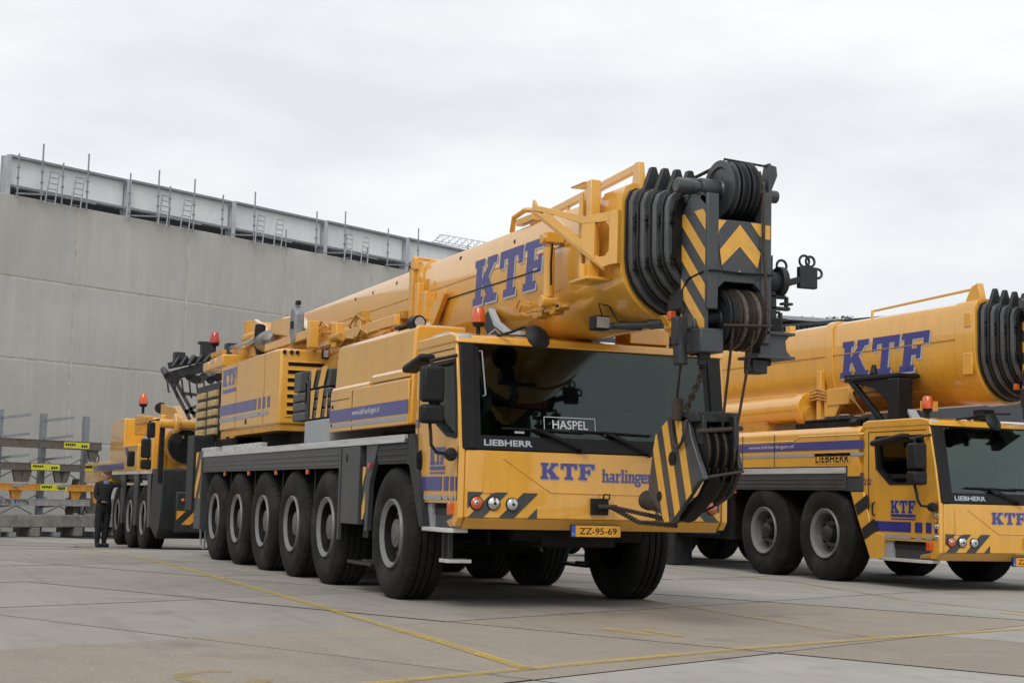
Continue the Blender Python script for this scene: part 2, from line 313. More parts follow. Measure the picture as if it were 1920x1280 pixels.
def slabtext(word, pl, u0, u1, base, xh, parent):
    """small bold slab-serif lower case letters built from strokes; unit x-height 1"""
    S_ = .26
    def st(x, y0, y1): return [(x, y0), (x + S_, y0), (x + S_, y1), (x, y1)]
    def hb(x0, x1, y, h=.17): return [(x0, y), (x1, y), (x1, y + h), (x0, y + h)]
    def n_(): return [st(.1, 0, 1), hb(0, .46, 0), hb(0, .2, .83), [(.36, .68), (.52, .82), (.62, .82), (.66, .74), (.66, 0), (.92, 0), (.92, .80), (.80, 1), (.60, 1), (.36, .86)], hb(.56, 1.02, 0)], 1.08
    def ring(x0, x1, y0, y1, t=.2): c = .14; return [[(x0 + c, y0), (x1 - c, y0), (x1, y0 + c), (x1, y1 - c), (x1 - c, y1), (x0 + c, y1), (x0, y1 - c), (x0, y0 + c)]], [[(x0 + t + .04, y0 + t), (x1 - t - .04, y0 + t), (x1 - t, y0 + t + .06), (x1 - t, y1 - t - .06), (x1 - t - .04, y1 - t), (x0 + t + .04, y1 - t), (x0 + t, y1 - t - .06), (x0 + t, y0 + t + .06)]]
    G = {'n': n_(), 'h': ([st(.1, 0, 1.45)] + n_()[0][1:] + [hb(0, .2, 1.28)], 1.08),
         'r': ([st(.1, 0, 1), hb(0, .52, 0), hb(0, .2, .83), [(.36, .62), (.52, .80), (.76, .80), (.76, 1), (.56, 1), (.36, .84)]], .82),
         'l': ([st(.12, 0, 1.45), hb(0, .5, 0), hb(0, .2, 1.28)], .56), 'i': ([st(.12, 0, 1), hb(0, .5, 0), hb(0, .2, .83), st(.12, 1.2, 1.42)], .56)}
    items = []
    for ch in word:
        if ch in G: ps, w_ = G[ch]; items.append(([(p, []) for p in ps], w_))
        elif ch == 'a': o, h = ring(0, .76, 0, .58, .17); items.append(([(o[0], h), (st(.52, 0, .9), []), (hb(.6, .92, 0), []), ([(.08, .78), (.16, 1), (.62, 1), (.78, .86), (.52, .82)], [])], .98))
        elif ch == 'e': items.append(([(st(0, .14, .86), []), (hb(.12, .74, .82, .18), []), ([(.60, .44), (.86, .44), (.86, .84), (.74, 1), (.60, .9)], []), (hb(.2, .86, .42, .15), []), ([(.0, .2), (.14, 0), (.74, 0), (.86, .12), (.86, .24), (.6, .2), (.2, .2)], [])], .96))
        elif ch == 'g': o, h = ring(0, .82, .30, 1, .19); o2, h2 = ring(0, .84, -.40, .16, .17); items.append(([(o[0], h), (o2[0], h2), (hb(.7, .98, .84), []), (st(.08, .1, .36), [])], .98))
    tot = sum(w for _, w in items); k = (u1 - u0) / tot; x = 0
    for ps, w_ in items:
        for j, (p, h) in enumerate(ps):
            f = lambda q, dx=0, dy=0: [(u0 + (x + a) * k + dx, base + b * xh + dy) for a, b in q]
            decal('small_letter_shadow', [f(p, .006, -.005)], pl, LGR, parent, .003, .001 + .0001 * j, holes={0: [f(q, .006, -.005) for q in h]} if h else None)
        g = M()
        for j, (p, h) in enumerate(ps):
            t = M().prism(f(p), 'Z', .0062 + .00012 * j, .0075 + .00012 * j, [f(q) for q in h]); g.add([pl(a, b, c) for a, b, c in t.v], t.f)
        g.build('small_letter', BLU, parent, smooth=0)
        x += w_
def text(s, pl, u0, u1, v0, v1, m, parent, name='lettering', bold=.0, d=.005, sx=1):
    cu = bpy.data.curves.new(name, 'FONT'); cu.body = s; cu.offset = bold; cu.resolution_u = 3; cu.fill_mode = 'FRONT'; cu.space_character = sx
    o = bpy.data.objects.new(name, cu); COL.objects.link(o); bpy.context.view_layer.update()
    dg = bpy.context.evaluated_depsgraph_get(); me = bpy.data.meshes.new_from_object(o.evaluated_get(dg)); bpy.data.objects.remove(o)
    xs = [q.co.x for q in me.vertices]; ys = [q.co.y for q in me.vertices]; a, b, c, e = min(xs), max(xs), min(ys), max(ys)
    for q in me.vertices: q.co = pl(u0 + (q.co.x - a) / (b - a) * (u1 - u0), v0 + (q.co.y - c) / (e - c) * (v1 - v0), d)
    me.materials.clear(); me.materials.append(m); me.name = name
    k = bpy.data.objects.new(name, me); COL.objects.link(k); k.parent = parent; return k
def clip(poly, x0, x1, y0, y1):
    for ax, v, s in ((0, x0, 1), (0, x1, -1), (1, y0, 1), (1, y1, -1)):
        o = []
        for i in range(len(poly)):
            a, b = poly[i - 1], poly[i]; da, db = (a[ax] - v) * s, (b[ax] - v) * s
            if (da >= 0) != (db >= 0): t = da / (da - db); o.append((a[0] + (b[0] - a[0]) * t, a[1] + (b[1] - a[1]) * t))
            if db >= 0: o.append(b)
        poly = o
        if not poly: return []
    return poly
def stripes(pl, x0, x1, y0, y1, sw, slope, m, parent, off=0, duty=.5, name='warning_stripe', d=.004):
    """slanted warning stripes cut to a rectangle; slope = dx per dy"""
    span = (y1 - y0) * slope; a = x0 - abs(span) - sw * 2 + off
    while a < x1 + abs(span) + sw:
        p = clip([(a, y0), (a + sw * duty, y0), (a + sw * duty + span, y1), (a + span, y1)], x0, x1, y0, y1)
        if len(p) > 2: decal(name, [p], pl, m, parent, d)
        a += sw
def smooth01(t): t = max(0, min(1, t)); return t * t * (3 - 2 * t)
def hgt(x, y): return -.38 * smooth01((y - 11.5) / 18.0)
# ================================================================ ground
g = M(); xs = [-400, -200, -120, -80, -50, -30, -20, -12, -6, 0, 6, 12, 20, 30, 50, 80, 120, 200, 400]; ys = [-60, -30, -12, 0, 8, 11.5, 13, 14.5, 16, 17.5, 19, 20.5, 22, 24, 30, 60, 120, 300, 900]
v = [(x, y, hgt(x, y) - .03) for y in ys for x in xs]; nx = len(xs)
g.add(v, [(j * nx + i, j * nx + i + 1, (j + 1) * nx + i + 1, (j + 1) * nx + i) for j in range(len(ys) - 1) for i in range(nx - 1)])
ground = tag(g.build('ground', CGREY, None), 'grey concrete yard reaching to the buildings', kind='structure')
A = R(27); eu = Vector((math.cos(A), math.sin(A))); ev = Vector((-math.sin(A), math.cos(A)))
US = [-.8 + i * 2.72 for i in range(-13, 17)]; VS = [-.72 + 3.27 * i for i in range(-4, 12)]
US = [(-3.55 if abs(u + 3.52) < .1 else (4.32 if abs(u - 4.64) < .1 else (1.78 if abs(u - 1.92) < .1 else u))) for u in US]
def uv(u, v): p = eu * u + ev * v; return p.x, p.y
jf = M(); jx = [US[0] - .02, *[u for u in US], US[-1] + .02]
vv = []; uu = US; nn = len(uu)
for v_ in VS:
    for u_ in uu: x, y = uv(u_, v_); vv.append((x, y, hgt(x, y) - .013))
jf.add(vv, [(j * nn + i, j * nn + i + 1, (j + 1) * nn + i + 1, (j + 1) * nn + i) for j in range(len(VS) - 1) for i in range(nn - 1)])
jf.build('joint_filler', CJNT, ground, smooth=0)
AGG = {(-3.55, -4), (-.8, -4), (-6.24, -4), (1.78, -7), (-.8, -7.3), (4.32, -7), (-3.55, -7.3)}
rs = random.Random(3)
for j in range(len(VS) - 1):
    for i in range(len(US) - 1):
        u0, u1, v0, v1 = US[i] + .013, US[i + 1] - .013, VS[j] + .013, VS[j + 1] - .013
        cx, cy = uv((u0 + u1) / 2, (v0 + v1) / 2)
        if cy < -12 or cy > 34 or (cx < -9): continue
        if cx < -2.5 + (cy - 14) * -.3 - 7 and cy > 0: continue
        dz = rs.uniform(-.0025, .0025); nsub = 4 if cy > 8 else 1
        b = .005; q = M(); pts = []
        for k in range(nsub + 1):
            va = v0 + (v1 - v0) * k / nsub
            for ua in (u0, u1): x, y = uv(ua, va); pts.append((x, y, hgt(x, y) + dz))
        top = pts; low = [(x, y, z - .012) for x, y, z in pts]; n_ = len(top)
        fs = [(2 * k, 2 * k + 1, 2 * k + 3, 2 * k + 2) for k in range(nsub)]
        fs += [(2 * k, 2 * k + 2, 2 * k + 2 + n_, 2 * k + n_) for k in range(nsub)] + [(2 * k + 1, 2 * k + 1 + n_, 2 * k + 3 + n_, 2 * k + 3) for k in range(nsub)]
        fs += [(0, n_, n_ + 1, 1), (n_ - 2, n_ - 1, 2 * n_ - 1, 2 * n_ - 2)]
        q.add(top + low, fs)
        if j == 3: mt = CAGG if i < 15 and US[i] < 4 else CGREY
        elif j == 2: mt = CLITE if US[i] < -3 or (US[i] > .5) else (CLITE if US[i] == -3.52 else CAGG)
        elif j < 2: mt = CAGG
        else: mt = CGREY if US[i] < 4 or rs.random() < .45 else CLITE
        if j == 3 and US[i] > 4: mt = CLITE if rs.random() < .6 else CAGG
        if j == 4 and US[i] >= 4: mt = CLITE
        so = q.build('paving_slab', mt, ground, smooth=0); so.data.materials.append(CJNT)
        for pf_ in so.data.polygons:
            if abs(pf_.normal.z) < .5: pf_.material_index = 1
def line(name, pts, w, m, label):
    g = M(); pts = [Vector(p) for p in pts]
    fine = []
    for a, b in zip(pts, pts[1:]):
        k = max(1, int((b - a).length / 1.5))
        fine += [a + (b - a) * i / k for i in range(k)]
    fine.append(pts[-1])
    d = (pts[-1] - pts[0]).normalized(); n = Vector((-d.y, d.x)) * w / 2
    v = []
    for p in fine:
        for s in (-1, 1): q = p + n * s; v.append((q.x, q.y, hgt(q.x, q.y) + .0065))
    g.add(v, [(2 * i, 2 * i + 1, 2 * i + 3, 2 * i + 2) for i in range(len(fine) - 1)])
    return tag(g.build(name, m, None, smooth=0), label, kind='structure')
line('painted_line', [(-1.17, -4.66), (-1.10, -2.96), (-1.03, .78), (-.98, 6), (-.97, 9.96), (-1.15, 13.5), (-1.3, 17.5)], .10, LINE, 'long yellow bay line along the left side of the large crane')
line('painted_line', [(2.66, -2.93), (2.82, .67), (2.85, 14)], .10, LINF, 'faded yellow bay line running out from under the large crane')
line('painted_line', [(6.2, 1.45), (7.0, 5.0), (7.15, 9.5), (7.2, 20)], .10, LINF, 'faint yellow bay line beside the right crane wheels')
line('painted_line', [(6.2, 1.45), (6.4, -1.6)], .09, LINF, 'faint yellow bay line end in the right foreground')
line('painted_line', [(-3.2, -5.6), (-1.17, -4.62), (.92, -3.66), (2.66, -2.98), (4.57, -2.34), (7.4, -1.2)], .11, LINE, 'yellow front bay line crossing the foreground')
def mark(pts, w, label):
    q = empty('painted_mark'); 
    line('painted_mark', pts, w, LINE, label)
    bpy.data.objects.remove(q)
mark([(.70, -1.85), (.84, -2.45)], .13, 'short yellow bay number stroke ahead of the crane'); mark([(.98, -2.0), (1.02, -2.62)], .09, 'second short yellow bay number stroke')
mark([(6.0, -.4), (6.0, -1.2)], .12, 'yellow bay number stroke in the right foreground')
g = M(); c = Vector((-3.13, -4.75)); v = []
for k in range(15):
    a = R(60 + k * 20); 
    for r_ in (.20, .31): v.append((c.x + math.cos(a) * r_ * .9, c.y + math.sin(a) * r_ * 1.35, .0065))
g.add(v, [(2 * i, 2 * i + 1, 2 * i + 3, 2 * i + 2) for i in range(14)])
tag(g.build('painted_mark', LINF, None, smooth=0), 'worn yellow rounded bay digit at bottom left', kind='structure')
# ================================================================ wall and building
WAZ = 1.055; WD = Vector((math.sin(WAZ), math.cos(WAZ), 0)); W0 = Vector((-1.70, 38.14, 0)); WN = Vector((WD.y, -WD.x, 0))  # WN faces the camera
WR = math.atan2(WD.y, WD.x)
wall = empty('concrete_wall', W0, WR); tag(wall, 'tall wall of large grey concrete panels behind the cranes', 'wall')
# local frame of the wall: x along, -y towards the camera
core = M().box(-30, 60, .010, .4, -1, 10.40).build('backing', CWJ, wall)
VJ = [3.0 + 4.77 * k for k in range(-7, 12)]; HJ = [-1.0, -.02, 2.53, 5.15, 7.77, 10.41]
for j in range(1, 5):
    for i in range(len(VJ) - 1):
        gx = .055 + .02 * random.random()
        M().box(VJ[i] + gx, VJ[i + 1] - .03, -.0 - random.uniform(0, .006), .10, (HJ[j] if j > 1 else -1.0) + .035, HJ[j + 1] - .03 + (.03 if j == 4 else 0)).build('concrete_panel', CWALL, wall, bev=.012, seg=1, smooth=0)
LPST = mat('pale_steel_post', (.45, .47, .50), .5, metal=.1, var=.08)
gird = empty('roof_parapet', W0 + Vector((0, 0, 10.41)), WR); tag(gird, 'pale steel parapet with white cladding above the concrete wall', 'parapet')
sl = R(.28)
PJ = [.33 + 4.8 * k for k in range(0, 11)]
for i in range(10):
    x0, x1 = PJ[i] + .10, PJ[i + 1] - .10; z0, z1 = .30 + i * .012, 1.30 + i * .025
    M().box(x0, x1, .30, .36, z0 + .06, z1 - .05).build('cladding_panel', CLAD, gird, smooth=0)
    M().box(x0 - .02, x1 + .02, .12, .42, z1 - .05, z1 + .03).build('top_flange', STL, gird, smooth=0)
    M().box(x0 - .02, x1 + .02, .12, .42, z0 - .02, z0 + .06).build('bottom_flange', STL, gird, smooth=0)
for i in range(11):
    z1 = 1.30 + i * .025
    gp = M().box(PJ[i] - .08, PJ[i] + .08, .08, .11, 0, z1).box(PJ[i] - .08, PJ[i] + .08, .41, .44, 0, z1).box(PJ[i] - .012, PJ[i] + .012, .1, .42, 0, z1)
    gp.box(PJ[i] + .04, PJ[i] + .08, .07, .12, 0, z1)
    gp.build('steel_post', LPST, gird, smooth=0)
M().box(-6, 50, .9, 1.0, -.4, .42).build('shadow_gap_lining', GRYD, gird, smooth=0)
for k in range(4): M().box(-3.5, .1, .5, .6, .45 + k * .2, .55 + k * .2).build('timber_batten', BRN, gird, smooth=0)
def scaf_pole(s, z0, z1, lab):
    o = M().cyl((0, 0, z0), (0, 0, z1), .028, n=8); [o.cyl((-.05, 0, z), (.05, 0, z), .035, n=6) for z in [z0 + .35 * k + .3 for k in range(int((z1 - z0) / .45))]]
    p = W0 + WD * s + WN * .12 + Vector((0, 0, 10.41)); q = o.build('scaffold_pole', STL, None, loc=p)
    tag(q, lab, 'scaffold pole', 'scaffold poles standing along the wall top')
poles = [(.55, -.1, 1.35), (1.45, -.1, 1.84), (2.25, -.1, 1.35), (3.24, -.1, 1.85), (5.0, -.2, 1.5), (6.23, -.1, 1.83), (6.75, -.1, 1.35), (7.85, -.15, 1.80), (9.2, -.1, 1.45), (10.76, -.1, 1.83), (12.4, -.1, .65), (14.0, -.1, 1.6), (15.58, -.1, 1.86), (16.9, -.1, .6), (18.1, -.1, 1.55), (19.96, -.1, 1.85), (23.2, -.1, 1.6)]
order = ['leftmost', 'second from left', 'third from left', 'fourth from left', 'fifth from left', 'sixth from left', 'seventh from left', 'eighth from left', 'ninth from left', 'tenth from left', 'eleventh from left', 'twelfth from left', 'thirteenth from left', 'fourteenth from left', 'fifteenth from left', 'sixteenth from left', 'farthest right']
for (s, a, b), o in zip(poles, order): scaf_pole(s, a, b, ('tall' if b > 1.7 else 'short') + ' steel scaffold pole on the wall top, %s' % o)
def ladder(s, lab):
    r = empty('scaffold_ladder', W0 + WD * s + WN * .10 + Vector((0, 0, 10.35)), WR); tag(r, lab, 'ladder', 'small ladders leaning on the parapet')
    for sx in (-1, 1): M().bar((sx * .19 - .12, -.12, -.08), (sx * .17 + .14, .05, 1.08), .035, .035).build('stile', STL, r, smooth=0)
    for k in range(6): t = .12 + k * .17; M().cyl((-.19 - .12 + .26 * t, -.12 + .17 * t, -.08 + 1.16 * t), (.19 - .12 + .26 * t, -.12 + .17 * t, -.08 + 1.16 * t), .014, n=6).build('rung', STL, r)
lads = [(1.85, 'left of the leftmost pair'), (2.85, 'right of the leftmost pair'), (6.5, 'left of the second pair'), (7.5, 'right of the second pair'), (11.05, 'left of the third pair'), (12.0, 'right of the third pair'), (15.8, 'left of the farthest pair'), (16.75, 'right of the farthest pair')]
for s, o in lads: ladder(s, 'thin steel ladder above the concrete wall, ' + o)
for k, s in enumerate([1.1, 5.7, 10.2, 15.0, 18.6]):
    q = empty('scaffold_bracket', W0 + WD * s + Vector((0, 0, 10.45)), WR)
    tag(q, 'horizontal scaffold ledger on the wall top, ' + ['leftmost', 'second from left', 'third from left', 'fourth from left', 'fifth from left'][k], 'scaffold ledger', 'scaffold ledgers along the wall top')
    M().bar((-.6, -.12, .0), (1.2, -.14, .22), .05, .05).build('brace_tube', STL, q)
    M().bar((.6, -.12, .18), (2.5, -.12, .16), .05, .05).build('ledger_tube', STL, q)
# distant lattice jib
q = empty('tower_crane_jib', (0, 0, 0)); tag(q, 'pale lattice jib of a distant tower crane against the sky', 'tower crane')
q.location = (0, 0, 0)
a0, a1 = Vector((56.85, 163.7, 31.9)), Vector((62.9, 161.35, 30.9)); b1 = a1 + Vector((0, .5, 1.0)); b0 = a0 + Vector((.9, .5, .9))
jm = M(); a1 = a1 + (a1 - a0) * .4; b1 = b1 + (b1 - b0) * .4; [jm.bar(a, b, .09, .09) for a, b in ((a0, a1), (b0, b1), (a0, b0), (a0 + Vector((0, 1.2, 0)), a1 + Vector((0, 1.2, 0))))]
for k in range(11):
    t, t2 = k / 11, (k + .5) / 11; p, p2, p3 = a0.lerp(a1, t), b0.lerp(b1, t2), a0.lerp(a1, (k + 1) / 11); jm.bar(p, p2, .05, .05); jm.bar(p2, p3, .05, .05); jm.bar(p + Vector((0, 1.2, 0)), p2, .05, .05)
jm.build('lattice', FAR, q, smooth=0)
M().bar((64, 161, -1), (64, 161, 31), 1.2, 1.2, (0, 1, 0)).build('mast', FAR, q)
# dark shed on the right with pale roof, trees behind
shed = empty('dark_warehouse', (31.73, 46.22, 0), math.atan2(38.38 - 46.22, 34.47 - 31.73)); tag(shed, 'long dark corrugated warehouse behind the right crane', 'warehouse')
# x runs along the shed front (away from the camera's left to its right), -y faces the camera
g = M().box(-16, 8.4, 0, 14, -1, 8.85); g.build('wall', DCLAD, shed, smooth=0)
for k in range(81):
    x = -16 + k * .30
    M().box(x, x + .15, -.07, 0, 0, 8.9).build('cladding_rib', DCLAD, shed, smooth=0)
M().box(-16, 8.4, -.12, 14.1, 8.85, 9.0).build('roof_edge', DCLAD, shed, smooth=0)
sh2 = empty('pale_shed', (42.5, 57.9, 0), math.atan2(-1.6, 4.0)); tag(sh2, 'pale grey gabled shed behind the dark warehouse', 'shed')
M().box(-10, 6, 0, 12, -1, 10.7).build('wall', WROOF, sh2, smooth=0)
M().prism([(-10, 10.9), (-2.6, 11.25), (6, 10.9), (6, 10.7), (-2.6, 11.05), (-10, 10.7)], 'Y', -.4, 12).build('roof', GRYL, sh2, smooth=0)
for k in range(4): M().box(-10 + k * 2.6, -9.8 + k * 2.6, -.1, 0, 0, 10.5).build('downpipe', STL, sh2, smooth=0)
rt = random.Random(5)
me = None
def leafclump(n, rad, seed):
    g = M(); r_ = random.Random(seed)
    for _ in range(n):
        while True:
            p = Vector((r_.uniform(-1, 1), r_.uniform(-1, 1), r_.uniform(-1, 1)))
            if p.length < 1: break
        p = Vector((p.x * rad, p.y * rad, p.z * rad * .9)); a = Vector((r_.gauss(0, 1), r_.gauss(0, 1), r_.gauss(0, 1))).normalized() * .22; b = a.orthogonal().normalized() * .16
        g.add([p - a, p + b, p + a, p - b], [(0, 1, 2, 3)])
    return g
trees = [(42.5 + k * 1.9, 73.5 - k * 1.35) for k in range(9)]
names_t = ['leftmost', 'second', 'third', 'fourth', 'fifth', 'sixth', 'seventh', 'eighth', 'ninth']
for k, (x, y) in enumerate(trees):
    t = empty('tree', (x + 6, y + 4, 0)); tag(t, 'dull green treetop above the warehouse roofs, %s from the left' % names_t[k] if k else 'dull green treetop above the warehouse roofs, leftmost', 'tree', 'treetops behind the warehouses')
    leafclump(900, 2.3, k).build('crown', LEAF, t, loc=(0, 0, 11.4 + rt.uniform(-.35, .25)), smooth=0)
    M().cyl((0, 0, -1), (0, 0, 9.5), .22, .12, n=8).build('trunk', BRN, t)
# ================================================================ storage rack with lifting beams
rackp = W0 + WN * 3.5 + Vector((0, 0, -.36))
rack = empty('cantilever_rack', rackp, WR); tag(rack, 'grey steel cantilever rack holding lifting beams at far left', 'rack')
for x, zt in ((-1.85, 3.66), (-.34, 3.62), (1.2, 3.62)):
    M().box(x - .09, x + .09, -.02, .12, 0, zt).build('post', STL, rack, smooth=0)
    M().box(x - .12, x + .12, -.9, .3, 0, .12).build('foot', STL, rack, smooth=0)
    for z in (3.45, 2.55, 1.85) if x < 1 else ():
        pass
for x in (-1.85, -.34):
    for z in (3.42, 2.87, 2.25, 1.4, .85): M().bar((x + .05, -.04, z), (x + .42, -.85, z + .10), .06, .07).build('arm', STL, rack); 
for z in (.9, 2.0):
    M().bar((-1.8, .1, z - .35), (-.4, .1, z + .3), .025, .025).build('cross_brace', STL, rack); M().bar((-1.8, .1, z + .3), (-.4, .1, z - .35), .025, .025).build('cross_brace', STL, rack)
    M().bar((-.3, .1, z - .35), (1.1, .1, z + .3), .025, .025).build('cross_brace', STL, rack); M().bar((-.3, .1, z + .3), (1.1, .1, z - .35), .025, .025).build('cross_brace', STL, rack)
def beam(z, x1, h, m, label, lx=None, tilt=-.03, col=STK, lugs=(), y=-.35):
    b = empty('lifting_beam', rackp + WD * 0 + Vector((0, 0, z)), WR); tag(b, label, 'lifting beam')
    q = M().box(-5, x1, y - .11, y + .11, -h / 2, -h / 2 + .03).box(-5, x1, y - .11, y + .11, h / 2 - .03, h / 2).box(-5, x1, y - .10, y + .08, -h / 2, h / 2)
    q.build('beam', m, b, bev=.006, smooth=0)
    for lx_ in lugs:
        M().prism([(lx_ - .2, -h / 2), (lx_ + .2, -h / 2), (lx_ + .10, -h / 2 - .34), (lx_ - .10, -h / 2 - .34)], 'Y', y - .04, y + .04).build('lug', m, b, smooth=0)
    M().cyl((x1 - .10, y, -h / 2), (x1 - .10, y, -h / 2 - .12), .03, n=8).build('shackle_eye', GRYD, b)
    pts = [(x1 - .10 + .09 * math.sin(t) * 1, y, -h / 2 - .24 + .13 * math.cos(t)) for t in [i * math.pi / 6 for i in range(13)]]
    M().tube(pts, .022, 6).build('shackle', GRYD, b)
    if lx:
        pl = plane((0, y - .115, 0), (1, 0, 0), (0, 0, 1))
        decal('sticker', [[(lx[0], -.09), (lx[1], -.09), (lx[1], .09), (lx[0], .09)]], pl, col, b)
        text('SLING BAR', pl, lx[0] + .05, lx[0] + .42, -.04, .05, BLK, b, d=.009) if False else decal('print_block', [[(lx[0] + .06 + k * .075, -.01 - .02 * (k % 2)), (lx[0] + .115 + k * .075, -.01), (lx[0] + .115 + k * .075, .05), (lx[0] + .06 + k * .075, .05)] for k in range(5)] + [[(lx[1] - .30 + k * .08, -.05), (lx[1] - .24 + k * .08, -.05), (lx[1] - .24 + k * .08, .02), (lx[1] - .30 + k * .08, .02)] for k in range(3)], pl, BLK, b, .008)
    return b
beam(2.70, 1.45, .25, RAW, 'weathered grey beam on the top arms with a yellow label near its end', (.05, .98), lugs=(1.2,))
beam(2.02, 1.55, .22, RAW, 'riveted dark grey beam on the second arms with yellow label left of centre', (-1.05, -.05), lugs=(-1.4, -1.15, .0, .2))
beam(1.42, 1.68, .20, ORG, 'bright orange lifting beam lying on the rack', (-.7, .25), lugs=(-1.45, .62, 1.4))
b_ = beam(.98, 1.12, .20, LSTL, 'light steel beam marked in tons, below the orange beam', None, lugs=())
text('50-70 TON', plane((0, -.47, 0), (1, 0, 0), (0, 0, 1)), -2.2, -1.08, -.06, .07, GRYD, b_, d=.004)
bs = []
for k, (x0, x1, y, z0, z1, lb) in enumerate([(-5, .95, -.6, .26, .62, 'long grey timber baulk lying along the foot of the rack'), (.98, 3.4, -.5, .26, .66, 'concrete block right of the timber baulk behind the person'), (1.0, 3.2, .35, .66, 1.12, 'upper concrete block stacked behind the rack end')]):
    o = M().box(x0, x1, y - .3, y + .3, z0, z1).build('concrete_block', CBLK, None, bev=.02, seg=1, smooth=0); o.location = rackp; o.rotation_euler[2] = WR; tag(o, lb, 'concrete block')
for k, x in enumerate((-2.4, -1.1, .4, 1.9)):
    o = M().box(x - .14, x + .14, -.95, .0, 0, .255).build('support_block', CBLK, None, bev=.015, seg=1, smooth=0); o.location = rackp; o.rotation_euler[2] = WR
    tag(o, 'short concrete support block under the baulk, ' + ['leftmost', 'second from left', 'third from left', 'rightmost'][k], 'support block', 'support blocks under the baulk')
o = M().prism([(.45, .62), (.66, .62), (.84, 1.7), (.66, 1.7)], 'Y', -.25, -.15).build('leaning_plank', RUST, None, smooth=0); o.location = rackp; o.rotation_euler[2] = WR
tag(o, 'rusty brown steel plank leaning in the rack under the orange beam', 'plank')
o = M().tube([(-.0, 0, .02), (.4, .03, .03), (.8, -.04, .02), (1.1, .02, .03)], .03, 6).tube([(.1, .1, .02), (.3, -.1, .03), (.6, .08, .02)], .03, 6).build('chain_pile', STL, None); o.location = (-.9, 22.2, hgt(-.9, 22.2)); o.scale = (.5, .5, .6)
tag(o, 'small pile of pale chain lying on the yard left of the person', 'chain')

# ================================================================ generic crane pieces
def make_wheel(hubtype=0):
    """wheel centred on its own origin, outer side towards -X; returned as an Empty with parts"""
    w_ = empty('wheel')
    t = M(); Rr = .69
    prof = [(.03, .355), (.012, .40), (.0, .43), (-.012, .48), (-.018, .53), (-.014, .58), (-.004, .615), (.008, .63), (.012, .655), (.03, .672), (.045, .685), (.085, Rr), (.105, Rr), (.107, Rr - .022), (.122, Rr - .022), (.124, Rr), (.176, Rr), (.178, Rr - .022), (.192, Rr - .022), (.194, Rr), (.25, Rr), (.252, Rr - .022), (.266, Rr - .022), (.268, Rr), (.32, Rr), (.355, .685), (.37, .672), (.39, .655), (.41, .60), (.418, .53), (.40, .43), (.38, .36)]
    t.lathe(prof, n=56, cap=False)
    ty = t.build('tyre', RUB, w_, smooth=40)
    lg = M(); n = 48
    for k in range(n):
        a = 2 * math.pi * k / n; da = 2 * math.pi / n * .30
        for x0, x1 in ((.004, .088), (.312, .396)):
            xo, xi = (x0, x1) if x0 < .2 else (x1, x0)
            v = []
            for rr, xx in ((.662, xo + (.012 if x0 < .2 else -.012)), (.676, xo + (.02 if x0 < .2 else -.02)), (Rr + .003, xi - (.03 if x0 < .2 else -.03)), (Rr + .004, xi)):
                for s_ in (-1, 1): ang = a + s_ * da; v.append((xx, math.cos(ang) * rr, math.sin(ang) * rr))
            vb = [(p[0], p[1] * .96, p[2] * .96) for p in v]
            lg.add(v + vb, [(0, 1, 3, 2), (2, 3, 5, 4), (4, 5, 7, 6), (0, 2, 10, 8), (2, 4, 12, 10), (4, 6, 14, 12), (1, 9, 11, 3), (3, 11, 13, 5), (5, 13, 15, 7)])
    lg.build('tread_blocks', RUB, w_, smooth=0, kind='stuff')
    r_ = M().lathe([(.035, .362), (.0, .360), (-.008, .352), (-.004, .342), (.008, .330), (.022, .310), (.030, .300)], n=56, cap=False); r_.build('rim', RIM, w_, smooth=50)
    M().lathe([(.029, .301), (.09, .294), (.25, .290)], n=56, cap=False).build('rim_barrel', CHAS if hubtype == 0 else RIM, w_, smooth=50)
    if hubtype == 0:
        M().lathe([(.125, .294), (.135, .27), (.13, .21), (.115, .175), (.11, .0)], n=48).build('disc', CHAS, w_, smooth=40)
        M().lathe([(.13, .158), (.07, .152), (.055, .142), (.050, .085), (.042, .075), (.040, .0)], n=32).build('hub', HUBL, w_, bev=.004)
        nr, nx0, nx1 = .215, .13, .098
    else:
        M().lathe([(.19, .292), (.20, .26), (.16, .235), (.14, .19), (.16, .14), (.16, .0)], n=48).build('disc', HUBL, w_, smooth=40)
        M().lathe([(.16, .13), (.05, .12), (.035, .10), (.02, .07), (.015, .0)], n=28).build('hub', GRYD, w_, bev=.004)
        nr, nx0, nx1 = .205, .14, .10
    for k in range(10):
        a = 2 * math.pi * k / 10; M().cyl((nx0, math.cos(a) * nr, math.sin(a) * nr), (nx1, math.cos(a) * nr, math.sin(a) * nr), .020, n=6).build('wheel_nut', HUB if hubtype == 0 else GRYD, w_, smooth=0)
    return w_
WHEEL0 = None
HUBL = mat('worn_hub', (.13, .125, .12), .5, metal=.1, var=.2, scale=14, grime=((.05, .04, .03), .5, 12))
def wheels(root, ys, inset=.02, width=3.0, hubtype=0, z=.676):
    first = make_wheel(hubtype); k = 0
    for y in ys:
        for side in (0, 1):
            o = first if k == 0 else copy_tree(first)
            o.parent = root
            o.location = (inset, y, z) if side == 0 else (width - inset, y, z)
            o.rotation_euler = (R(37 * k), 0, 0) if side == 0 else (0, 0, math.pi)
            k += 1
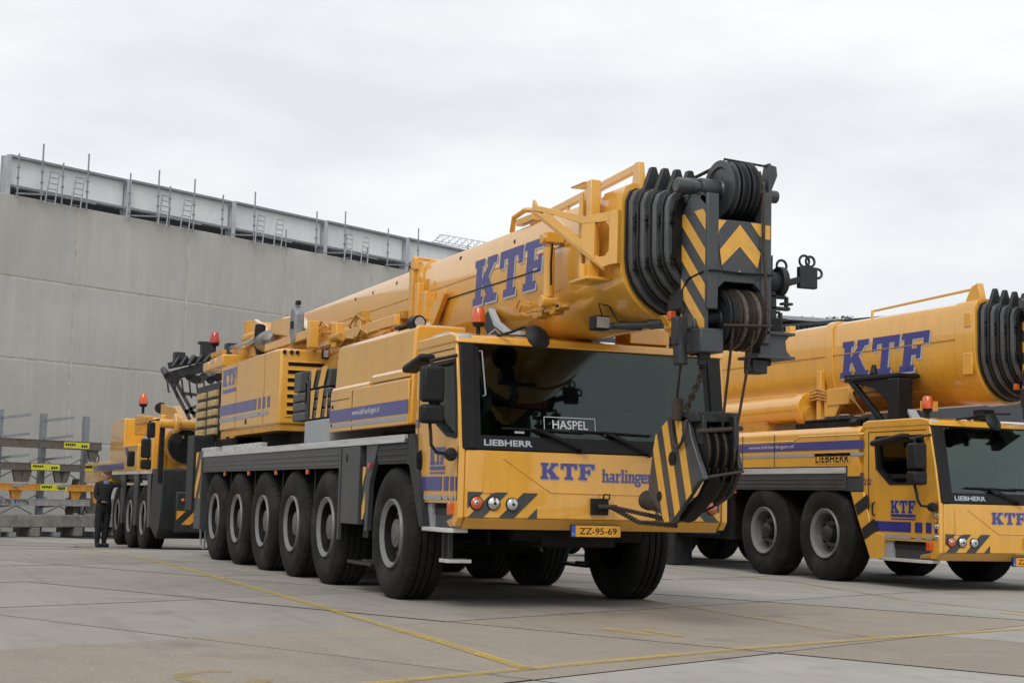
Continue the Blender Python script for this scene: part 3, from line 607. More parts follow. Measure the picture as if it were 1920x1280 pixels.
def lamp(root, p, r, m, n=(0, -1, 0), name='headlight', bez=BLK):
    p = Vector(p); n = Vector(n)
    e = M().cyl(p - n * .02, p + n * .018, r * 1.18, r * 1.12, n=24); b = e.build('lamp_bezel' if name != 'indicator' else 'indicator_bezel', bez, root, bev=.003)
    q = M(); a = n.orthogonal().normalized(); c = n.cross(a)
    rings = [(r, .019), (r * .9, .028), (r * .6, .036), (r * .3, .040), (0.001, .041)]
    v = [p + n * z + (a * math.cos(2 * math.pi * k / 20) + c * math.sin(2 * math.pi * k / 20)) * rr for rr, z in rings for k in range(20)]
    q.add(v, [(i * 20 + k, i * 20 + (k + 1) % 20, (i + 1) * 20 + (k + 1) % 20, (i + 1) * 20 + k) for i in range(4) for k in range(20)])
    q.build(name, m, b)
    if m is not RED and m is not ORA: M().cyl(p + n * .02, p + n * .045, r * .30, r * .25, n=14).build('bulb', GRYD, b)
def beacon(root, p, s=1.0, lens=ORA):
    p = Vector(p)
    b = M().cyl(p, p + Vector((0, 0, .10 * s)), .022 * s, n=10).cyl(p + Vector((0, 0, .10 * s)), p + Vector((0, 0, .14 * s)), .05 * s, .065 * s, n=20).build('beacon', BLK, root)
    M().lathe([(.14 * s, .068 * s), (.17 * s, .07 * s), (.27 * s, .058 * s), (.29 * s, .045 * s), (.30 * s, 0.001)], p, 'Z', 24).build('beacon_lens', lens, b)
def mirror(root, x, z0, z1, z2, z3, y, arm_to, foot, sx=-1):
    """tall mirror over a square one on a bent tube"""
    a = M().tube([arm_to, (x - sx * .02, y + .12, z3 + .06), (x, y + .02, z3 + .05), (x, y, z3 - .02), (x, y + .02, z0 + .02), (x, y - .02, z0 - .10), (x, y - .04, z0 - .20), (x - sx * .06, y - .03, z0 - .27), foot], .017, 8).build('mirror_arm', MIRB, root)
    M().box(x - .11, x + .11, y - .09, y + .04, z2, z3).build('mirror', MIRB, a, bev=.035, seg=3)
    M().box(x - .115, x + .115, y - .09, y + .04, z0, z1).build('mirror', MIRB, a, bev=.035, seg=3)
    M().box(x - .09, x + .09, y + .036, y + .046, z2 + .03, z3 - .03).box(x - .09, x + .09, y + .036, y + .046, z0 + .03, z1 - .03).build('mirror_glass', CHR, a, smooth=0)

def cab(root, dz=0., haspel=True, vent=False, plate='ZZ-95-69', number='206', mirr=True, win='long', stripes_rear=False):
    Z = lambda z: z + dz
    W = 3.0
    # side panels with window and recess
    sidep = [(.16, Z(2.55)), (.06, Z(1.95)), (.0, Z(1.52)), (.0, Z(.88)), (.07, Z(.80)), (.14, Z(.80)), (.16, Z(1.01)), (1.13, Z(1.01)), (1.30, Z(1.62)), (1.30, Z(2.50)), (1.22, Z(2.56))]
    win_o = [(.165, Z(2.38)), (.10, Z(2.0)), (.065, Z(1.66)), (.10, Z(1.635)), (.35, Z(1.66)), (.65, Z(1.78)), (.86, Z(1.98)), (.90, Z(2.15)), (.90, Z(2.33)), (.86, Z(2.38))]
    if win == 'square': win_o = [(.26, Z(2.42)), (.22, Z(2.1)), (.22, Z(1.82)), (.28, Z(1.77)), (.82, Z(1.77)), (1.05, Z(1.98)), (1.08, Z(2.38)), (1.04, Z(2.42))]
    win_l = win_o
    for side in (0, 1):
        win_o = win_l if side == 0 else [(.22, Z(2.40)), (.14, Z(2.0)), (.10, Z(1.64)), (.35, Z(1.66)), (1.18, Z(1.70)), (1.20, Z(2.40))]
        xa, xb = (.05, .11) if side == 0 else (W - .11, W - .05)
        sp = M().prism(sidep, 'X', xa, xb, [win_o]).build('side_panel', YEL, root, bev=.008, smooth=30)
        xg = .095 if side == 0 else W - .095
        M().prism(win_o, 'X', xg - .004, xg + .004).build('side_window', SGL, root, smooth=0)
        # rubber seal
        wc = (sum(p[0] for p in win_o) / len(win_o), sum(p[1] for p in win_o) / len(win_o))
        inner = [(wc[0] + (p[0] - wc[0]) * .93, wc[1] + (p[1] - wc[1]) * .93) for p in win_o]; outer = [(wc[0] + (p[0] - wc[0]) * 1.03, wc[1] + (p[1] - wc[1]) * 1.03) for p in win_o]
        xs_ = (.040, .10) if side == 0 else (W - .10, W - .040)
        M().prism(outer, 'X', xs_[0], xs_[1], [inner]).build('window_seal', BLK, root, smooth=0)
    # door seam (recessed line drawn as a thin dark gap strip), handle
    pl = plane((.05, 1.3, Z(0)), (0, -1, 0), (0, 0, 1))   # a: towards the front; left-facing side
    def P(y, z): return (1.3 - y, z)
    def strip(pts, wd, name='door_gap', m=GRYD, d=.0005):
        polys = []
        for (y0, z0), (y1, z1) in zip(pts, pts[1:]):
            a, b = Vector(P(y0, z0)), Vector(P(y1, z1)); n = (b - a).normalized(); n = Vector((-n.y, n.x)) * wd / 2
            polys.append([tuple(a - n), tuple(b - n), tuple(b + n), tuple(a + n)])
        decal(name, polys, pl, m, root, d, .002)
    strip([(1.20, 2.49), (1.20, 1.35), (1.08, 1.06)], .014); strip([(.03, 1.55), (.03, 1.05), (1.08, 1.05)], .012); strip([(.20, 2.49), (1.20, 2.49)], .012)
    M().lathe([(-.004, .105), (-.012, .10), (-.014, .0)], (.05, 1.09, Z(1.43)), 'X', 20).build('door_handle_recess', BLK, root) if win != 'square' else None
    if win != 'square':
        hr = [o for o in root.children if o.name.startswith('door_handle_recess')][-1]; hr.scale = (1, .45, 1); hr.location = (0, 1.09 * .55, 0)
    M().tube([(.045, 1.09, Z(1.34)), (.01, 1.09, Z(1.36)), (.01, 1.09, Z(1.50)), (.045, 1.09, Z(1.52))], .012, 6).build('door_handle', BLK, root)
    ktf(plane((.05, .80, Z(1.38)), (0, -1, 0), (0, 0, 1)), .42, .17, root)
    plk = plane((.05, .80, Z(1.29)), (0, -1, 0), (0, 0, 1)); decal('name_bar', [[(0, .04), (.42, .04), (.42, .075), (0, .075)], [(0, .005), (.42, .005), (.42, .02), (0, .02)]], plk, BLU, root)
    zb = 1.13
    for a, b in ((1.11, .46), (.39, .27), (.21, .12), (.07, .035)):
        decal('blue_band', [[P(a, zb), P(b, zb), P(b, zb + .135), P(a, zb + .135)]], pl, BLU, root); decal('grey_band', [[P(a, zb - .09), P(b, zb - .09), P(b, zb - .045), P(a, zb - .045)]], pl, GRYL, root)
    text(number, plane((.05, 1.285, Z(1.76)), (0, -1, 0), (0, 0, 1)), .0, .13, .0, .085, BLU, root, bold=.02)
    # roof and rear
    M().prism([(.12, Z(2.545)), (.16, Z(2.62)), (.30, Z(2.655)), (1.22, Z(2.655)), (1.31, Z(2.62)), (1.31, Z(2.545))], 'X', .04, W - .04).build('roof', YEL, root, bev=.018, seg=3)
    M().box(.10, W - .10, 1.24, 1.30, Z(.95), Z(2.56)).build('rear_wall', YEL, root, bev=.005)
    M().box(.11, W - .11, .08, 1.24, Z(.90), Z(.96)).build('cab_floor', GRYD, root)
    for x0 in (.06, W - .20): M().box(x0, x0 + .14, .145, .20, Z(2.555), Z(2.625)).build('marker_lamp', LENS, root, bev=.01)
    # front lower shell with bevelled corners
    fx = [(.05, .12), (.13, .0), (W - .13, .0), (W - .05, .12)]
    M().prism([(.05, .12), (.13, .0), (W - .13, .0), (W - .05, .12), (W - .12, .12), (W - .16, .06), (.16, .06), (.12, .12)], 'Z', Z(.88), Z(1.52)).build('front_panel', YEL, root, bev=.012, seg=3, smooth=30)
    M().prism([(.0, Z(.878)), (.10, Z(.775)), (.40, Z(.775)), (.40, Z(.80)), (.12, Z(.80)), (.06, Z(.85))], 'X', .13, W - .13).build('bumper_underside', YEL, root, bev=.006)
    for s_ in (0, 1):
        q = M(); X = lambda x: x if s_ == 0 else W - x
        q.add([(X(.13), 0, Z(.878)), (X(.05), .12, Z(.878)), (X(.05), .3, Z(.84)), (X(.13), .10, Z(.775)), (X(.13), .4, Z(.775))], [(0, 1, 2, 4, 3)]); q.build('bumper_corner', YEL, root)
    M().box(.13, W - .13, .055, .12, Z(1.50), Z(1.55)).build('cowl', BLK, root)
    # raised swage lines
    pf = plane((0, 0, Z(0)), (1, 0, 0), (0, 0, 1))
    sw = M()
    for a, b in (((.30, 1.46), (.30, 1.12)), ((.50, 1.45), (1.00, 1.135)), ((1.00, 1.135), (2.0, 1.13)), ((2.0, 1.13), (2.5, 1.45)), ((2.70, 1.46), (2.70, 1.12)), ((.30, 1.12), (.42, 1.12))):
        sw.bar((a[0], -.003, Z(a[1])), (b[0], -.003, Z(b[1])), .010, .012, (0, -1, 0))
    sw.build('swage_line', YEL, root, bev=.004)
    ktf(plane((.89, 0, Z(1.265)), (1, 0, 0), (0, 0, 1)), .57, .155, root)
    slabtext('harlingen', pf, 1.545, 2.12, 1.25, .088, root)
    # slab feet under the small letters
    for s_ in (0, 1):
        X = lambda x: x if s_ == 0 else W - x
        def cl(poly, x0, x1): 
            p = clip(poly, x0, x1, .885, 1.125); return [(X(a), b) for a, b in p]
        for xa in (-.10, .150, .465, .76):
            poly = [(xa, .885), (xa + .155, .885), (xa + .405, 1.125), (xa + .25, 1.125)]
            p = cl(poly, .145, .86)
            if len(p) > 2: decal('warning_stripe', [p], pf, GRY, root, .004)
        lamp(root, (X(.235), 0, Z(1.02)), .060, ORA, name='indicator'); lamp(root, (X(.235) - .01 + .0, -.012, Z(1.025)), .028, LENS, name='side_lamp', bez=ORA)
        lamp(root, (X(.41), 0, Z(1.02)), .060, CHR); lamp(root, (X(.60), 0, Z(1.015)), .057, LENS)
        M().box(X(.03) - .03, X(.03) + .03, .10, .17, Z(.90), Z(1.02)).build('side_indicator', ORA, root, bev=.01)
    if vent:
        for z in (1.02, 1.16, 1.30): lamp(root, (.07, .05, Z(z + .06)), .035, LENS, (-.8, -.6, 0), 'corner_lamp')
    # towing jaw and plate
    tj = M().box(1.42, 1.60, -.05, .0, Z(.93), Z(1.09)).build('towing_jaw', BLK, root, bev=.008)
    M().cyl((1.48, -.05, Z(1.01)), (1.66, -.10, Z(1.01)), .025, n=12).build('jaw_pin', RUST, tj); M().tube([(1.54, -.05, Z(1.09)), (1.54, -.06, Z(1.13)), (1.60, -.06, Z(1.13)), (1.60, -.06, Z(1.08))], .009, 6).build('pin_clip', BLK, tj)
    np_ = M().box(1.205, 1.745, -.035, -.01, Z(.712), Z(.835)).build('number_plate', BLK, root, bev=.004)
    pp = plane((1.212, -.035, Z(.720)), (1, 0, 0), (0, 0, 1))
    decal('plate_face', [[(.045, 0), (.526, 0), (.526, .107), (.045, .107)]], pp, PLT, np_, .001, .001); decal('plate_band', [[(0, 0), (.045, 0), (.045, .107), (0, .107)]], pp, PLTB, np_, .001, .001)
    text('NL', pp, .012, .034, .015, .035, WHI, np_, d=.003)
    text(plate, pp, .085, .485, .022, .086, BLK, np_, bold=.012, d=.003)
    # windscreen, pillars, frit
    lean = plane((0, -.006, Z(1.53)), (1, 0, 0), (0, .16, 1.02)); Hh = math.hypot(.16, 1.0)
    def lp(name, poly, m, d=0, th=.004, par=root): return decal(name, [poly], lean, m, par, d, th)
    gz = M(); t = M().prism([(.20, .015), (W - .20, .015), (W - .24, 1.02), (.24, 1.02)], 'Z', -.012, -.004); gz.add([lean(x, y, z) for x, y, z in t.v], t.f)
    ws = gz.build('windscreen', GLS, root, smooth=0)
    lp('windscreen_frit', [(.20, .0), (W - .20, .0), (W - .20, .135), (.20, .135)], BLK, -.003, .002, ws)
    lp('windscreen_frit', [(.20, .135), (.27, .135), (.275, 1.02), (.215, 1.02)], BLK, -.003, .002, ws)
    lp('windscreen_frit', [(W - .20, .135), (W - .27, .135), (W - .275, 1.02), (W - .215, 1.02)], BLK, -.003, .002, ws)
    for s_ in (0, 1):
        X = lambda x: x if s_ == 0 else W - x
        q = M(); b0, b1 = (X(.115), -.012, Z(1.53)), (X(.21), -.012, Z(1.53)); 
        v = [(X(.065), .12, Z(1.53)), (X(.085), -.02, Z(1.53)), (X(.215), -.02, Z(1.53)), (X(.205), .05, Z(1.53)), (X(.065), .27, Z(2.56)), (X(.075), .14, Z(2.56)), (X(.23), .135, Z(2.56)), (X(.21), .20, Z(2.56))]
        q.add(v, [(0, 1, 2, 3), (4, 5, 6, 7), (0, 1, 5, 4), (1, 2, 6, 5), (2, 3, 7, 6), (3, 0, 4, 7)]); q.build('pillar', BLK, root, bev=.01)
    text('LIEBHERR', lean, .30, .80, .035, .095, LGR, ws, bold=.028, d=.001)
    if haspel:
        for p in ([(.93, .20), (1.48, .20), (1.48, .206), (.93, .206)], [(.93, .335), (1.48, .335), (1.48, .341), (.93, .341)], [(.93, .20), (.936, .20), (.936, .341), (.93, .341)], [(1.474, .20), (1.48, .20), (1.48, .341), (1.474, .341)]): lp('sign_border', p, WHI, -.002, .001, ws)
        text('HASPEL', lean, 1.02, 1.40, .225, .31, WHI, ws, bold=.008, d=-.001)
        lp('sticker', [(.62, .165), (.72, .165), (.72, .185), (.62, .185)], WHI, -.002, .001, ws)
        hf = M().tube([lean(.275, .95, .012), lean(.30, .955, .02), lean(.325, .52, .02), lean(.30, .51, .012)], .007, 6).build('hand_rail', GRYL, ws)
    for x0, y0, x1, y1 in ((1.32, .02, .90, .19), (2.05, .00, 1.62, .19)):
        wp = M(); wp.bar(lean(x0, y0, .05), lean(x1, y1, .03), .022, .03); wp.tube([lean(x1 - .42, y1 + .015, .015), lean(x1, y1 + .01, .03), lean(x1 + .46, y1 - .0, .015)], .010, 6); wp.cyl(lean(x0, y0, .0), lean(x0, y0, .07), .028, n=12)
        wp.tube([lean(x0 - .05, y0 + .02, .03), lean(x1 + .02, y1 - .03, .05), lean(x1 - .08, y1 + .01, .04)], .008, 6)
        wp.build('wiper', BLK, root)
    # interior
    M().box(.12, W - .12, 1.225, 1.238, Z(.95), Z(2.54)).box(.12, W - .12, .2, 1.23, Z(2.52), Z(2.54)).build('cab_lining', INT, root, smooth=0)
    for xx in (.112, W - .116): M().prism([(.18, Z(.96)), (1.2, Z(.96)), (1.2, Z(1.58)), (.18, Z(1.58))], 'X', xx, xx + .004).build('door_lining', INT, root, smooth=0)
    M().box(1.18, 1.62, .45, .75, Z(1.50), Z(1.60)).box(1.22, 1.34, .5, .6, Z(1.60), Z(1.66)).build('console', SEAT, root, bev=.02)
    M().box(.14, W - .14, .22, .62, Z(.96), Z(1.50)).box(.5, 1.3, .3, .55, Z(1.5), Z(1.58)).build('dashboard', BLK, root, bev=.03)
    for x in (.55, 2.25):
        M().box(x - .24, x + .24, .72, 1.12, Z(1.15), Z(1.32)).box(x - .23, x + .23, 1.04, 1.17, Z(1.3), Z(2.0)).box(x - .13, x + .13, 1.05, 1.15, Z(2.02), Z(2.22)).build('seat', SEAT, root, bev=.05)
    a = [(2.25 + .2 * math.cos(t), .62 + .10 * math.sin(t), Z(1.62) + .17 * math.sin(t)) for t in [k * math.pi / 10 for k in range(21)]]
    M().tube(a, .013, 6).cyl((2.25, .5, Z(1.5)), (2.25, .62, Z(1.62)), .02, n=8).build('steering_wheel', BLK, root)
    M().box(1.05, 1.75, 1.18, 1.235, Z(1.6), Z(2.1)).build('document_board', SEAT, root); M().box(1.1, 1.45, 1.12, 1.17, Z(2.0), Z(2.1)).build('red_flask', mat('red_dull', (.16, .015, .012), .6), root, bev=.02)
    # mirrors, steps
    if mirr:
        mirror(root, -.20, Z(1.755), Z(1.935), Z(1.955), Z(2.30), .13, (.06, .14, Z(2.42)), (.02, .06, Z(1.47)))
        q = M().tube([(W - .04, .20, Z(2.46)), (W + .04, .45, Z(2.47)), (W + .09, .56, Z(2.46)), (W + .09, .57, Z(2.36))], .017, 8).build('mirror_arm', MIRB, root); M().box(W + .02, W + .14, .52, .60, Z(2.02), Z(2.38)).build('mirror', MIRB, q, bev=.03, seg=3)
        for x, s_ in ((-.02, 1), (W + .02, -1)):
            M().lathe([(-.05, .02), (-.04, .05), (.0, .065), (.04, .055), (.05, .0)], (x, .03, Z(1.47)), 'Y', 16).build('mirror_foot', MIRB, root)
        q = M().box(-.27, -.10, .30, .85, Z(2.36), Z(2.44)); q.v = [(x, y, z - (y - .3) * .16) for x, y, z in q.v]; q.build('side_mirror_cover', MIRB, root, bev=.035, seg=3)
        q = M().tube([(.50, .22, Z(2.64)), (.55, -.02, Z(2.66)), (.62, -.16, Z(2.70)), (.70, -.22, Z(2.66))], .014, 8).build('front_mirror_arm', MIRB, root)
        M().lathe([(-.03, .11), (.0, .13), (.02, .11), (.045, .05), (.05, .0)], (0, 0, 0), 'Z', 24).build('front_mirror', MIRB, q, loc=(.72, -.26, Z(2.60))).rotation_euler = (R(62), R(20), 0)
    return Z
def steps(root, Z, low=True):
    M().prism([(.05, .16), (.05, 1.02), (.22, 1.02), (.22, .16)], 'Z', Z(.735), Z(.775)).add([(-.0, .86, Z(.735)), (-.0, .2, Z(.735)), (.05, .1, Z(.735)), (.05, .95, Z(.735)), (0, .86, Z(.775)), (0, .2, Z(.775)), (.05, .1, Z(.775)), (.05, .95, Z(.775))], [(0, 1, 2, 3), (7, 6, 5, 4), (0, 1, 5, 4), (1, 2, 6, 5), (2, 3, 7, 6), (3, 0, 4, 7)]).build('entry_step', SIL, root, bev=.004)
    M().box(.12, .20, .1, 1.1, Z(.78), Z(1.0)).build('step_recess', GRY, root); M().box(.08, .14, .80, .95, Z(.775), Z(1.01)).build('step_bracket', GRYL, root)
    if low: M().box(.10, .35, .38, .62, Z(.44), Z(.475)).build('lower_step', SIL, root, bev=.004); M().box(.12, .16, .40, .44, Z(.47), Z(.76)).box(.12, .16, .56, .60, Z(.47), Z(.76)).build('step_hanger', GRYD, root)

def chassis(root, ys, L_, z_strip=(1.62, 1.70), skirt=(3.85, 11.9), y_front=1.4, outr=True, W=3.0, skz=1.375):
    # main ladder frame, axles, tanks
    M().box(.95, 2.05, 1.0, L_, .78, 1.32).build('main_frame', CHAS, root, bev=.01)
    M().box(.08, W - .08, y_front, L_, 1.50, z_strip[0] + .02).build('deck', GRYD, root)
    for y in ys:
        q = M().cyl((.3, y, .68), (W - .3, y, .68), .11, n=14).lathe([(-.25, .08), (-.12, .2), (.12, .2), (.25, .08)], (1.5, y, .7), 'X', 18).box(.55, .8, y - .12, y + .12, .55, 1.1).box(W - .8, W - .55, y - .12, y + .12, .55, 1.1)
        q.cyl((.62, y + .2, .7), (.62, y + .2, 1.4), .06, n=10).cyl((W - .62, y + .2, .7), (W - .62, y + .2, 1.4), .06, n=10); q.tube([(.5, y - .25, .62), (W - .5, y - .25, .62)], .03, 8)
        q.build('axle', CHAS, root)
    for a, b in zip(ys, ys[1:]): M().cyl((1.5, a, .72), (1.5, b, .76), .06, n=12).build('drive_shaft', CHAS, root)
    M().box(1.0, 2.0, 2.7, 4.0, .45, 1.0).box(.6, 1.0, 2.9, 3.7, .5, 1.1).box(1.1, 1.9, .4, 1.6, .6, 1.0).cyl((.8, .5, .75), (2.2, .5, .75), .1, n=12).build('gearbox', CHAS, root, bev=.02)
    hs = M()
    rr = random.Random(11)
    for k in range(14):
        x = rr.uniform(.5, 2.5); y = rr.uniform(.6, 4.5); hs.tube([(x, y, 1.1), (x + rr.uniform(-.2, .2), y + .3, rr.uniform(.55, .8)), (x + rr.uniform(-.3, .3), y + .7, rr.uniform(.6, .9)), (x, y + 1.1, 1.1)], .018, 6)
    hs.build('hydraulic_hoses', BLK, root)
    M().bar((2.18, 2.9, .48), (2.25, 3.3, .62), .03, .03).build('drag_link', SIL, root)
    for x0, x1 in ((0, .035), (W - .035, W)):
        M().box(x0, x1, skirt[0], skirt[1], skz, z_strip[0] - .004).build('side_skirt', GRY, root, bev=.004)
        rb = M()
        for z in (skz + .03, skz + .09, skz + .15): rb.box(x0 - .008, x1 + .008, skirt[0] + .05, skirt[1] - .05, z, z + .022)
        rb.build('skirt_rib', GRY, root, bev=.004)
        M().box(x0 - .012 if x0 == 0 else x0, x1 if x0 == 0 else x1 + .012, y_front + .08, skirt[1] + .03, *z_strip).build('deck_rail', SIL, root, bev=.004)
    # dark inner wheel arches and cross walls
    for y0, y1 in zip(ys[1:], ys[2:]):
        for xa in (.1, W - .75): M().box(xa, xa + .65, (y0 + y1) / 2 - .02, (y0 + y1) / 2 + .02, .95, 1.5).build('mud_flap', BLK, root)
    for y0 in ys[1:-1]:
        for x in (-.002, W - .028): M().box(x, x + .03, y0 + .82, y0 + .90, skz - .065, skz - .005).build('side_reflector', ORA, root, bev=.004)

GRYM = mat('collar_grey', (.075, .078, .082), .42, coat=.1, var=.15, scale=3, grime=((.03, .028, .026), .5, 4))
def boom(root, cx=1.5, y0=-1.60, y1=12.3, hw=.57, zt=3.86, zb=2.66, sections=4, rails=True, head=True, dz=0, letters=(2.06, .05, 3.15, 3.635), seam=True):
    def prof(hw, zt, zb, zm=3.2, n=14):
        p = [(cx - hw * .80, zt), (cx - hw * .93, zt - .035), (cx - hw, zt - .13), (cx - hw, zm)]
        for k in range(1, n): a = math.pi + math.pi * k / n; p.append((cx + math.cos(a) * hw, zm + math.sin(a) * (zm - zb)))
        p += [(cx + hw, zm), (cx + hw, zt - .13), (cx + hw * .93, zt - .035), (cx + hw * .80, zt)]
        return [(x, z + dz) for x, z in p]
    bm_ = M().prism(prof(hw, zt, zb), 'Y', y0 + .12, y1).build('main_boom', YEL, root, bev=.006, smooth=38)
    M().prism(prof(hw + .018, zt + .018, zb - .018), 'Y', y0, y0 + .42).build('boom_collar', YEL, bm_, bev=.006, smooth=38)
    M().prism(prof(hw + .022, zt + .03, zb - .03), 'Y', 3.75, 3.95).build('boom_band', YEL, bm_, bev=.006, smooth=38)
    for k in range(sections + 1):
        sc = k * .04; yy = y0 - .02 - k * .15
        h_, t_, b_ = hw - .012 - sc, zt - .03 - k * .035, zb + .02 + k * .045
        if k < sections:
            M().prism(prof(h_ - .06, t_ - .06, b_ + .06), 'Y', yy - .16, yy).build('inner_boom_section', BLK, root, smooth=38)
            M().prism(prof(h_ + .0, t_, b_), 'Y', yy - .025, yy).build('section_flange', GRYD, root, bev=.005, smooth=38)
            M().prism(prof(h_ - .012, t_ - .012, b_ + .012), 'Y', yy - .108, yy - .045).build('section_collar', GRYM, root, bev=.012, seg=3, smooth=38)
            er = M()
            er.prism([(cx - h_ + .02, t_ - .30 + dz), (cx - h_ + .10, t_ - .10 + dz), (cx - h_ + .20, t_ + .18 + dz), (cx - h_ + .25, t_ + .18 + dz), (cx - h_ + .34, t_ - .08 + dz), (cx - h_ + .30, t_ - .30 + dz)], 'Y', yy - .12, yy - .06)
            er.prism([(cx + h_ - .02, t_ - .30 + dz), (cx + h_ - .10, t_ - .10 + dz), (cx + h_ - .20, t_ + .18 + dz), (cx + h_ - .25, t_ + .18 + dz), (cx + h_ - .34, t_ - .08 + dz), (cx + h_ - .30, t_ - .30 + dz)], 'Y', yy - .12, yy - .06)
            er.build('collar_lug', GRYD, root, bev=.008)
            bt = M()
            for z in (3.08, 3.45):
                bt.cyl((cx - h_ + .022, yy - .142, z + dz), (cx - h_ + .07, yy - .142, z + dz), .017, n=6); bt.box(cx - h_ + .03, cx - h_ + .08, yy - .155, yy - .125, z + .05 + dz, z + .085 + dz)
            bt.build('collar_bolt', BLK, root)
    if seam:
        s1 = M().box(cx - hw - .004, cx - hw + .01, y0 + .45, 8.9, 3.475 + dz, 3.487 + dz).build('boom_weld', YELD, bm_)
        s1 = M().box(cx - hw - .010, cx - hw + .01, .2, 3.4, 3.315 + dz, 3.326 + dz).build('pipe_clip_line', CHAS, bm_)
        hl = M()
        for y, z in ((2.5, 3.74), (5.8, 3.72), (6.6, 3.72), (.9, 3.70), (4.8, 3.73)): hl.cyl((cx - hw - .003, y, z + dz), (cx - hw + .02, y, z + dz), .022, n=12)
        hl.build('inspection_hole', BLK, bm_)
    a, b, z0, z1 = letters
    ktf(plane((cx - hw, a, z0 + dz), (0, -1, 0), (0, 0, 1)), a - b, z1 - z0, bm_, slant=.14)
    if rails:
        r_ = M().bar((cx - .42, .35, zt + .06 + dz), (cx - .42, y0 - .02, zt + .16 + dz), .05, .07); r_.bar((cx - .42, .35, zt + .06 + dz), (cx - .42, .8, zt + dz), .05, .05)
        for y in (-.1, -.8): r_.bar((cx - .42, y, zt - .02 + dz), (cx - .42, y, zt + .12 + dz), .05, .03)
        r_.prism([(y0 - .10, zt - .05 + dz), (y0 + .08, zt - .05 + dz), (y0 + .02, zt + .20 + dz), (y0 - .06, zt + .20 + dz)], 'X', cx - .45, cx - .39)
        r_.build('top_rail', YEL, bm_, bev=.004)
    return bm_
# ================================================================ the large crane
main = empty('mobile_crane', (0, 0, 0)); tag(main, 'large yellow six-axle mobile crane in the centre with lowered telescopic boom', 'mobile crane')
AX = [1.93, 4.48, 6.12, 7.76, 9.40, 11.02]
wheels(main, AX)
chassis(main, AX, 13.2)
Zm = cab(main); steps(main, Zm)
# wheel arch behind the cab
for X in (lambda x: x, lambda x: 3.0 - x):
    q = M(); 
    q.prism([(1.36, 1.61), (2.55, 1.61), (2.42, 1.40), (1.46, 1.40)], 'X', X(.02), X(.06)); q.prism([(1.36, 1.66), (2.62, 1.66), (2.62, 1.61), (1.36, 1.61)], 'X', X(0), X(.5))
    for z in (1.43, 1.49, 1.55): q.box(min(X(.012), X(.06)), max(X(.012), X(.06)), 1.46, 2.44, z, z + .02)
    q.build('wheel_arch', GRYD, main, bev=.005)
    M().prism([(1.36, 1.70), (1.24, 1.70), (.84, .77), (.96, .77), (1.32, 1.38), (1.42, 1.40)], 'X', X(.0), X(.07)).build('mud_guard', GRYD, main, bev=.006)
    M().prism([(2.42, 1.62), (2.84, 1.62), (2.84, .68), (2.74, .68), (2.70, 1.2)], 'X', X(.01), X(.07)).build('arch_plate', GRY, main, bev=.006)
# outrigger box behind the first axle
    M().box(min(X(-.01), X(.30)), max(X(-.01), X(.30)), 3.04, 3.74, .74, 1.612).build('outrigger_cylinder_box', GRY, main, bev=.008)
    M().box(min(X(-.02), X(.02)), max(X(-.02), X(.02)), 3.76, 3.82, .55, 1.612).build('outrigger_edge', GRY, main, bev=.004)
    M().box(min(X(-.014), X(.0)), max(X(-.014), X(.0)), 3.50, 3.56, 1.44, 1.53).build('grip_slot', BLK, main)
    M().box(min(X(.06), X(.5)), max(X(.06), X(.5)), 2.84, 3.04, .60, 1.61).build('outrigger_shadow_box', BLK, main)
    M().cyl((X(.20), 2.95, .30), (X(.20), 2.95, 1.2), .05, n=14).cyl((X(.20), 2.95, .30), (X(.20), 2.95, .36), .16, n=18).box(min(X(.02), X(.4)), max(X(.02), X(.4)), 2.6, 3.5, .30, .335).build('outrigger_foot', GRYD, main, bev=.004)
plx = plane((-.0, 2.94, .80), (0, -1, 0), (0, 0, 1)); gpl = M().box(.02, .06, 2.86, 2.97, .80, 1.38).build('warning_board', GRY, main)
stripes(plane((.02, 2.97, .80), (0, -1, 0), (0, 0, 1)), 0, .11, 0, .58, .30, .7, YDEC, main)
M().box(-.015, .01, 2.62, 2.72, 1.36, 1.42).build('side_marker', RED, main, bev=.004)
# rear outrigger
for X in (lambda x: x, lambda x: 3.0 - x):
    M().box(min(X(-.01), X(.35)), max(X(-.01), X(.35)), 11.98, 12.5, .45, 1.72).build('rear_outrigger_box', GRY, main, bev=.008)
    M().box(min(X(-.05), X(.4)), max(X(-.05), X(.4)), 12.55, 13.1, .75, 2.0).build('rear_support_post', GRYD, main, bev=.008)
stripes(plane((-.012, 12.45, .95), (0, -1, 0), (0, 0, 1)), 0, .42, 0, .75, .5, .9, YDEC, main)
M().box(.3, 2.7, 12.5, 13.2, .7, 1.9).build('rear_frame', GRYD, main, bev=.01)
M().tube([(.15, 12.2, .45), (.15, 12.35, .12), (.15, 12.6, .15), (.15, 12.7, .6)], .018, 8).build('hanging_hose', GRYL, main)
